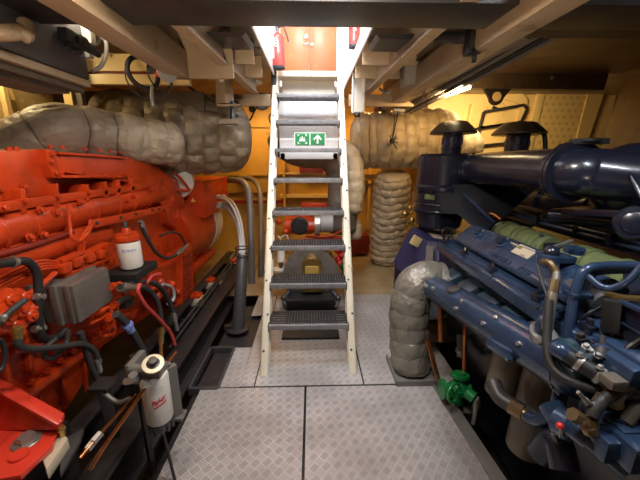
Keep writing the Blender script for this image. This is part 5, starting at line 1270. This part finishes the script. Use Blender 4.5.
# cream bent channel right of the stair
t = thing('steel_channel', 'cream bent steel channel hanging right of the stair top', 'channel', U(357, 95, 3.0))
b = MB(); b.prism([U(353, 73, 3.0), U(364, 73, 3.0), U(363, 112, 3.08), U(352, 113, 3.08)], (0, .05, 0), .005); b.build('channel', 'offwhite', t)
b = MB(); b.bar(U(353, 73, 2.98), U(352, 113, 3.06), .012, .05); b.bar(U(364, 73, 2.98), U(363, 112, 3.06), .012, .05); b.build('channel_lips', 'offwhite', t)
b = MB(); b.cyl(U(357, 113, 3.06), U(357, 116, 3.06), .03); b.build('rubber_foot', 'black', t)
# junction box
c = U(414, 75, 2.55)
t = thing('junction_box', 'grey square junction box on the side of the right deck girder', 'box', c)
b = MB(); b.box(c, (.19, .12, .17), .006); jb = b.build('box', 'cable', t); jb.data.materials[0] = mat('grey_box_paint', (.27, .24, .21), .45, 0, .1, 4, .02, 40)
b = MB()
for sx_ in (-1, 1):
    for sz_ in (-1, 1): b.bolt(c+V((sx_*.08, -.06, sz_*.07)), (0, -1, 0), .006, .005)
b.build('box_screws', 'darksteel', t)
t = thing('beam_clamp', 'silver beam clamp with hanging wire above the big lagged duct', 'clamp', U(397, 106, 3.4))
b = MB(); b.prism([U(391, 90, 3.4), U(397, 88, 3.4), U(398, 108, 3.4), U(403, 110, 3.4), U(403, 114, 3.4), U(393, 113, 3.4)], (.04, .08, 0), .006); b.bar(U(393, 110, 3.35), U(404, 111, 3.35), .08, .03, .006); b.build('clamp', 'cable', t)
b = MB(); b.tube([U(398, 113, 3.38), U(396, 122, 3.36), U(393, 136, 3.3)], .006, 6); b.build('wire', 'black', t)
b = MB(); P = [U(422, 101, 2.75), U(424, 93, 2.75), U(430, 83, 2.7), U(431, 86, 2.72), U(427, 97, 2.76), U(423, 101, 2.75)]
b.tube(P, .012, 8); o = b.build('hanging_loop', 'beam', loc=P[2]); tag(o, 'beige steel loop hanging from the right girder beside the warm strip lamp', 'loop')
t = thing('girder_clamp', 'black clamp strapped over the wide right deck girder', 'clamp', U(472, 45, 1.75))
b = MB(); b.box(U(473, 44, 1.68), (.07, .08, .11), .01); b.bar(U(467, 32, 1.7), U(471, 52, 1.66), .02, .03, .004); b.bar(U(477, 34, 1.7), U(474, 60, 1.64), .025, .04, .006); b.build('clamp_body', 'black', t)
b = MB(); b.tube([U(436, 38, 1.85), U(447, 37, 1.8), U(460, 38, 1.75), U(468, 36, 1.72)], .03, 10); b.build('black_arm', 'blacksteel', t)
b = MB(); b.prism([U(376, 34, 1.85), U(420, 34, 1.85), U(416, 39, 1.9), U(380, 39, 1.9)], (0, .3, .02), .004); o = b.build('deck_plate', 'blacksteel', loc=U(398, 36, 1.9)); tag(o, 'flat dark plate under the deck just right of the hatch', 'plate')
b = MB(); b.prism([U(205, 32, 1.85), U(246, 32, 1.85), U(242, 37, 1.9), U(212, 37, 1.9)], (0, .3, .02), .004); o = b.build('deck_plate', 'blacksteel', loc=U(225, 35, 1.9)); tag(o, 'flat dark plate under the deck just left of the hatch', 'plate')
for k in range(5):
    o_ = k*.03
    a, e = U(530+k*6, 30+k*2, 1.85), U(398+k*3, 107+k*1.5, 3.4); m_ = a.lerp(e, .5)+V((0, 0, -.01))
    b = MB(); b.tube([a+(a-e)*.1, m_, e], .012+.004*(k % 2), 8); o = b.build('deck_cable', 'hose' if k % 2 else 'pipegrey', loc=m_); tag(o, 'dark cable in the run beside the wide right girder', 'cable', 'deckhead cable run on the right')
b = MB(); b.bar(U(520, 45, 1.9), U(405, 108, 3.3), .10, .008); o = b.build('cable_tray', 'ceil', loc=U(470, 75, 2.5)); tag(o, 'brown tray carrying the cable run beside the wide right girder', 'cable tray')
o.location += V((.02, .0, .035))
# warm strip lamp
a, e = U(437, 96, 2.95), U(462, 87, 2.6)
t = thing('strip_lamp', 'glowing warm white strip lamp under the deck above the yellow panel', 'lamp', a.lerp(e, .5))
b = MB(); b.bar(a+V((.03, 0, .03)), e+V((.03, 0, .03)), .13, .03, .006); b.build('lamp_housing', 'offwhite', t)
b = MB(); b.bar(a+V((.03, 0, 0)), e+V((.03, 0, 0)), .11, .03, .01); b.build('diffuser', 'lamp', t)
# lifting lug
c = PY(497, 95, 3.33); b = MB()
N = 16; o_ = [V((math.cos(PI*i/N+PI)*.075, 0, math.sin(PI*i/N+PI)*.075-.02)) for i in range(N+1)]
b.prism([c+V((-.15, 0, .07))]+[c+q for q in o_]+[c+V((.15, 0, .07))], (0, .03, 0), .004)
lug = b.build('lifting_lug', 'blacksteel', loc=c); tag(lug, 'black steel lifting lug with a round hole below the dark web frame', 'lifting lug')
b = MB(); b.cyl(c+V((0, -.004, -.015)), c+V((0, .0, -.015)), .045, seg=24); b.build('eye_hole', 'yellow', lug)
c = U(380, 107, 3.6); b = MB(); b.box(c, (.12, .06, .10), .02); o = b.build('deck_box', 'black', loc=c); tag(o, 'small black box with brown knobs on the rear beam right of the stair', 'box')
b = MB(); b.cyl(U(374, 108, 3.55), U(378, 108, 3.55), .035); b.cyl(U(375, 103, 3.55), U(380, 103, 3.55), .025); b.build('knobs', 'copper', o)
b = MB(); b.tube([U(380, 89, 3.2), U(386, 93, 3.1), U(390, 92, 3.1)], .014, 8); o = b.build('short_cable', 'cable', loc=U(386, 92, 3.1)); tag(o, 'short pale cable between the two right deck beams', 'cable')

# ================================================================ LIGHT
def area(name, loc, tgt, size, power, col, sy=None):
    l = bpy.data.lights.new(name, 'AREA'); l.energy = power; l.color = col; l.shape = 'RECTANGLE'; l.size = size; l.size_y = sy or size
    o = bpy.data.objects.new(name, l); COL.objects.link(o); o.location = V(loc)
    o.rotation_euler = (V(tgt)-V(loc)).to_track_quat('-Z', 'Y').to_euler(); return o
WARM, AMBER, COOL, NEUT = (1, .72, .36), (1, .55, .15), (.93, .95, 1), (1, .93, .86)
area('hatch_light', (0, 2.5, 4.5), (0, 3.2, 2.0), .6, 45, COOL)
area('hatch_front_fill', (0, 1.98, 3.1), (0, 3.7, 1.95), .4, 54, COOL)  # added to brighten the white stair panel and the doors
area('deck_lamp_near', (.05, .95, 2.3), (.05, 1.6, 0), .3, 21, NEUT, .15)
def tube_lamp(name, loc, tilt, length, power, col):
    o = area(name, loc, V(loc)+V((0, 0, -1)), .05, power, col, length); o.rotation_euler = (0, tilt, 0)
tube_lamp('streak_light_right', (.95, 1.0, 2.28), -.25, .9, 27, (.86, .92, 1))  # unseen long light added for streak highlights on the blue engine
tube_lamp('deck_lamp_left', (-.62, 1.0, 2.28), .75, .9, 15.5, (1, .86, .68))
area('lagging_fill_left', (-1.35, 1.95, 2.32), (-1.3, 2.4, 1.6), .3, 5, (1, .84, .62), .06)  # added fill to brighten the left lagging
ul = area('ceiling_fill', (-.1, -1.3, .3), (0, 1.7, 2.35), .4, 11, (1, .80, .58), .4); ul.data.spread = 1.0  # added fill aimed up at the beams, no known lamp there
area('partition_fill', (2.0, 3.75, 2.2), (2.4, 4.6, 1.5), .5, 18, WARM, .15)  # added light for the yellow wall, apart from the strip lamp
area('strip_lamp_light', U(452, 94, 2.75)+V((.03, 0, -.03)), U(420, 140, 3.8), .3, 8, (1, .6, .22), .1)
area('rear_lamp_right', (.9, 4.5, 2.2), (.7, 4.2, 0), .4, 16, AMBER)
area('rear_lamp_left', (-.75, 4.2, 2.2), (-.8, 4.6, .6), .4, 14, AMBER)
area('side_lamp_left', (-2.1, 2.2, 2.3), (-2.0, 2.6, 1.2), .3, 7, (1, .76, .40))
w = bpy.data.worlds.new('world'); SC.world = w; w.use_nodes = True
w.node_tree.nodes['Background'].inputs['Color'].default_value = (.006, .006, .007, 1)
SC.view_settings.view_transform = 'Standard'; SC.view_settings.look = 'None'; SC.view_settings.gamma = 1
SC.view_settings.use_curve_mapping = False; SC.view_settings.exposure = 0
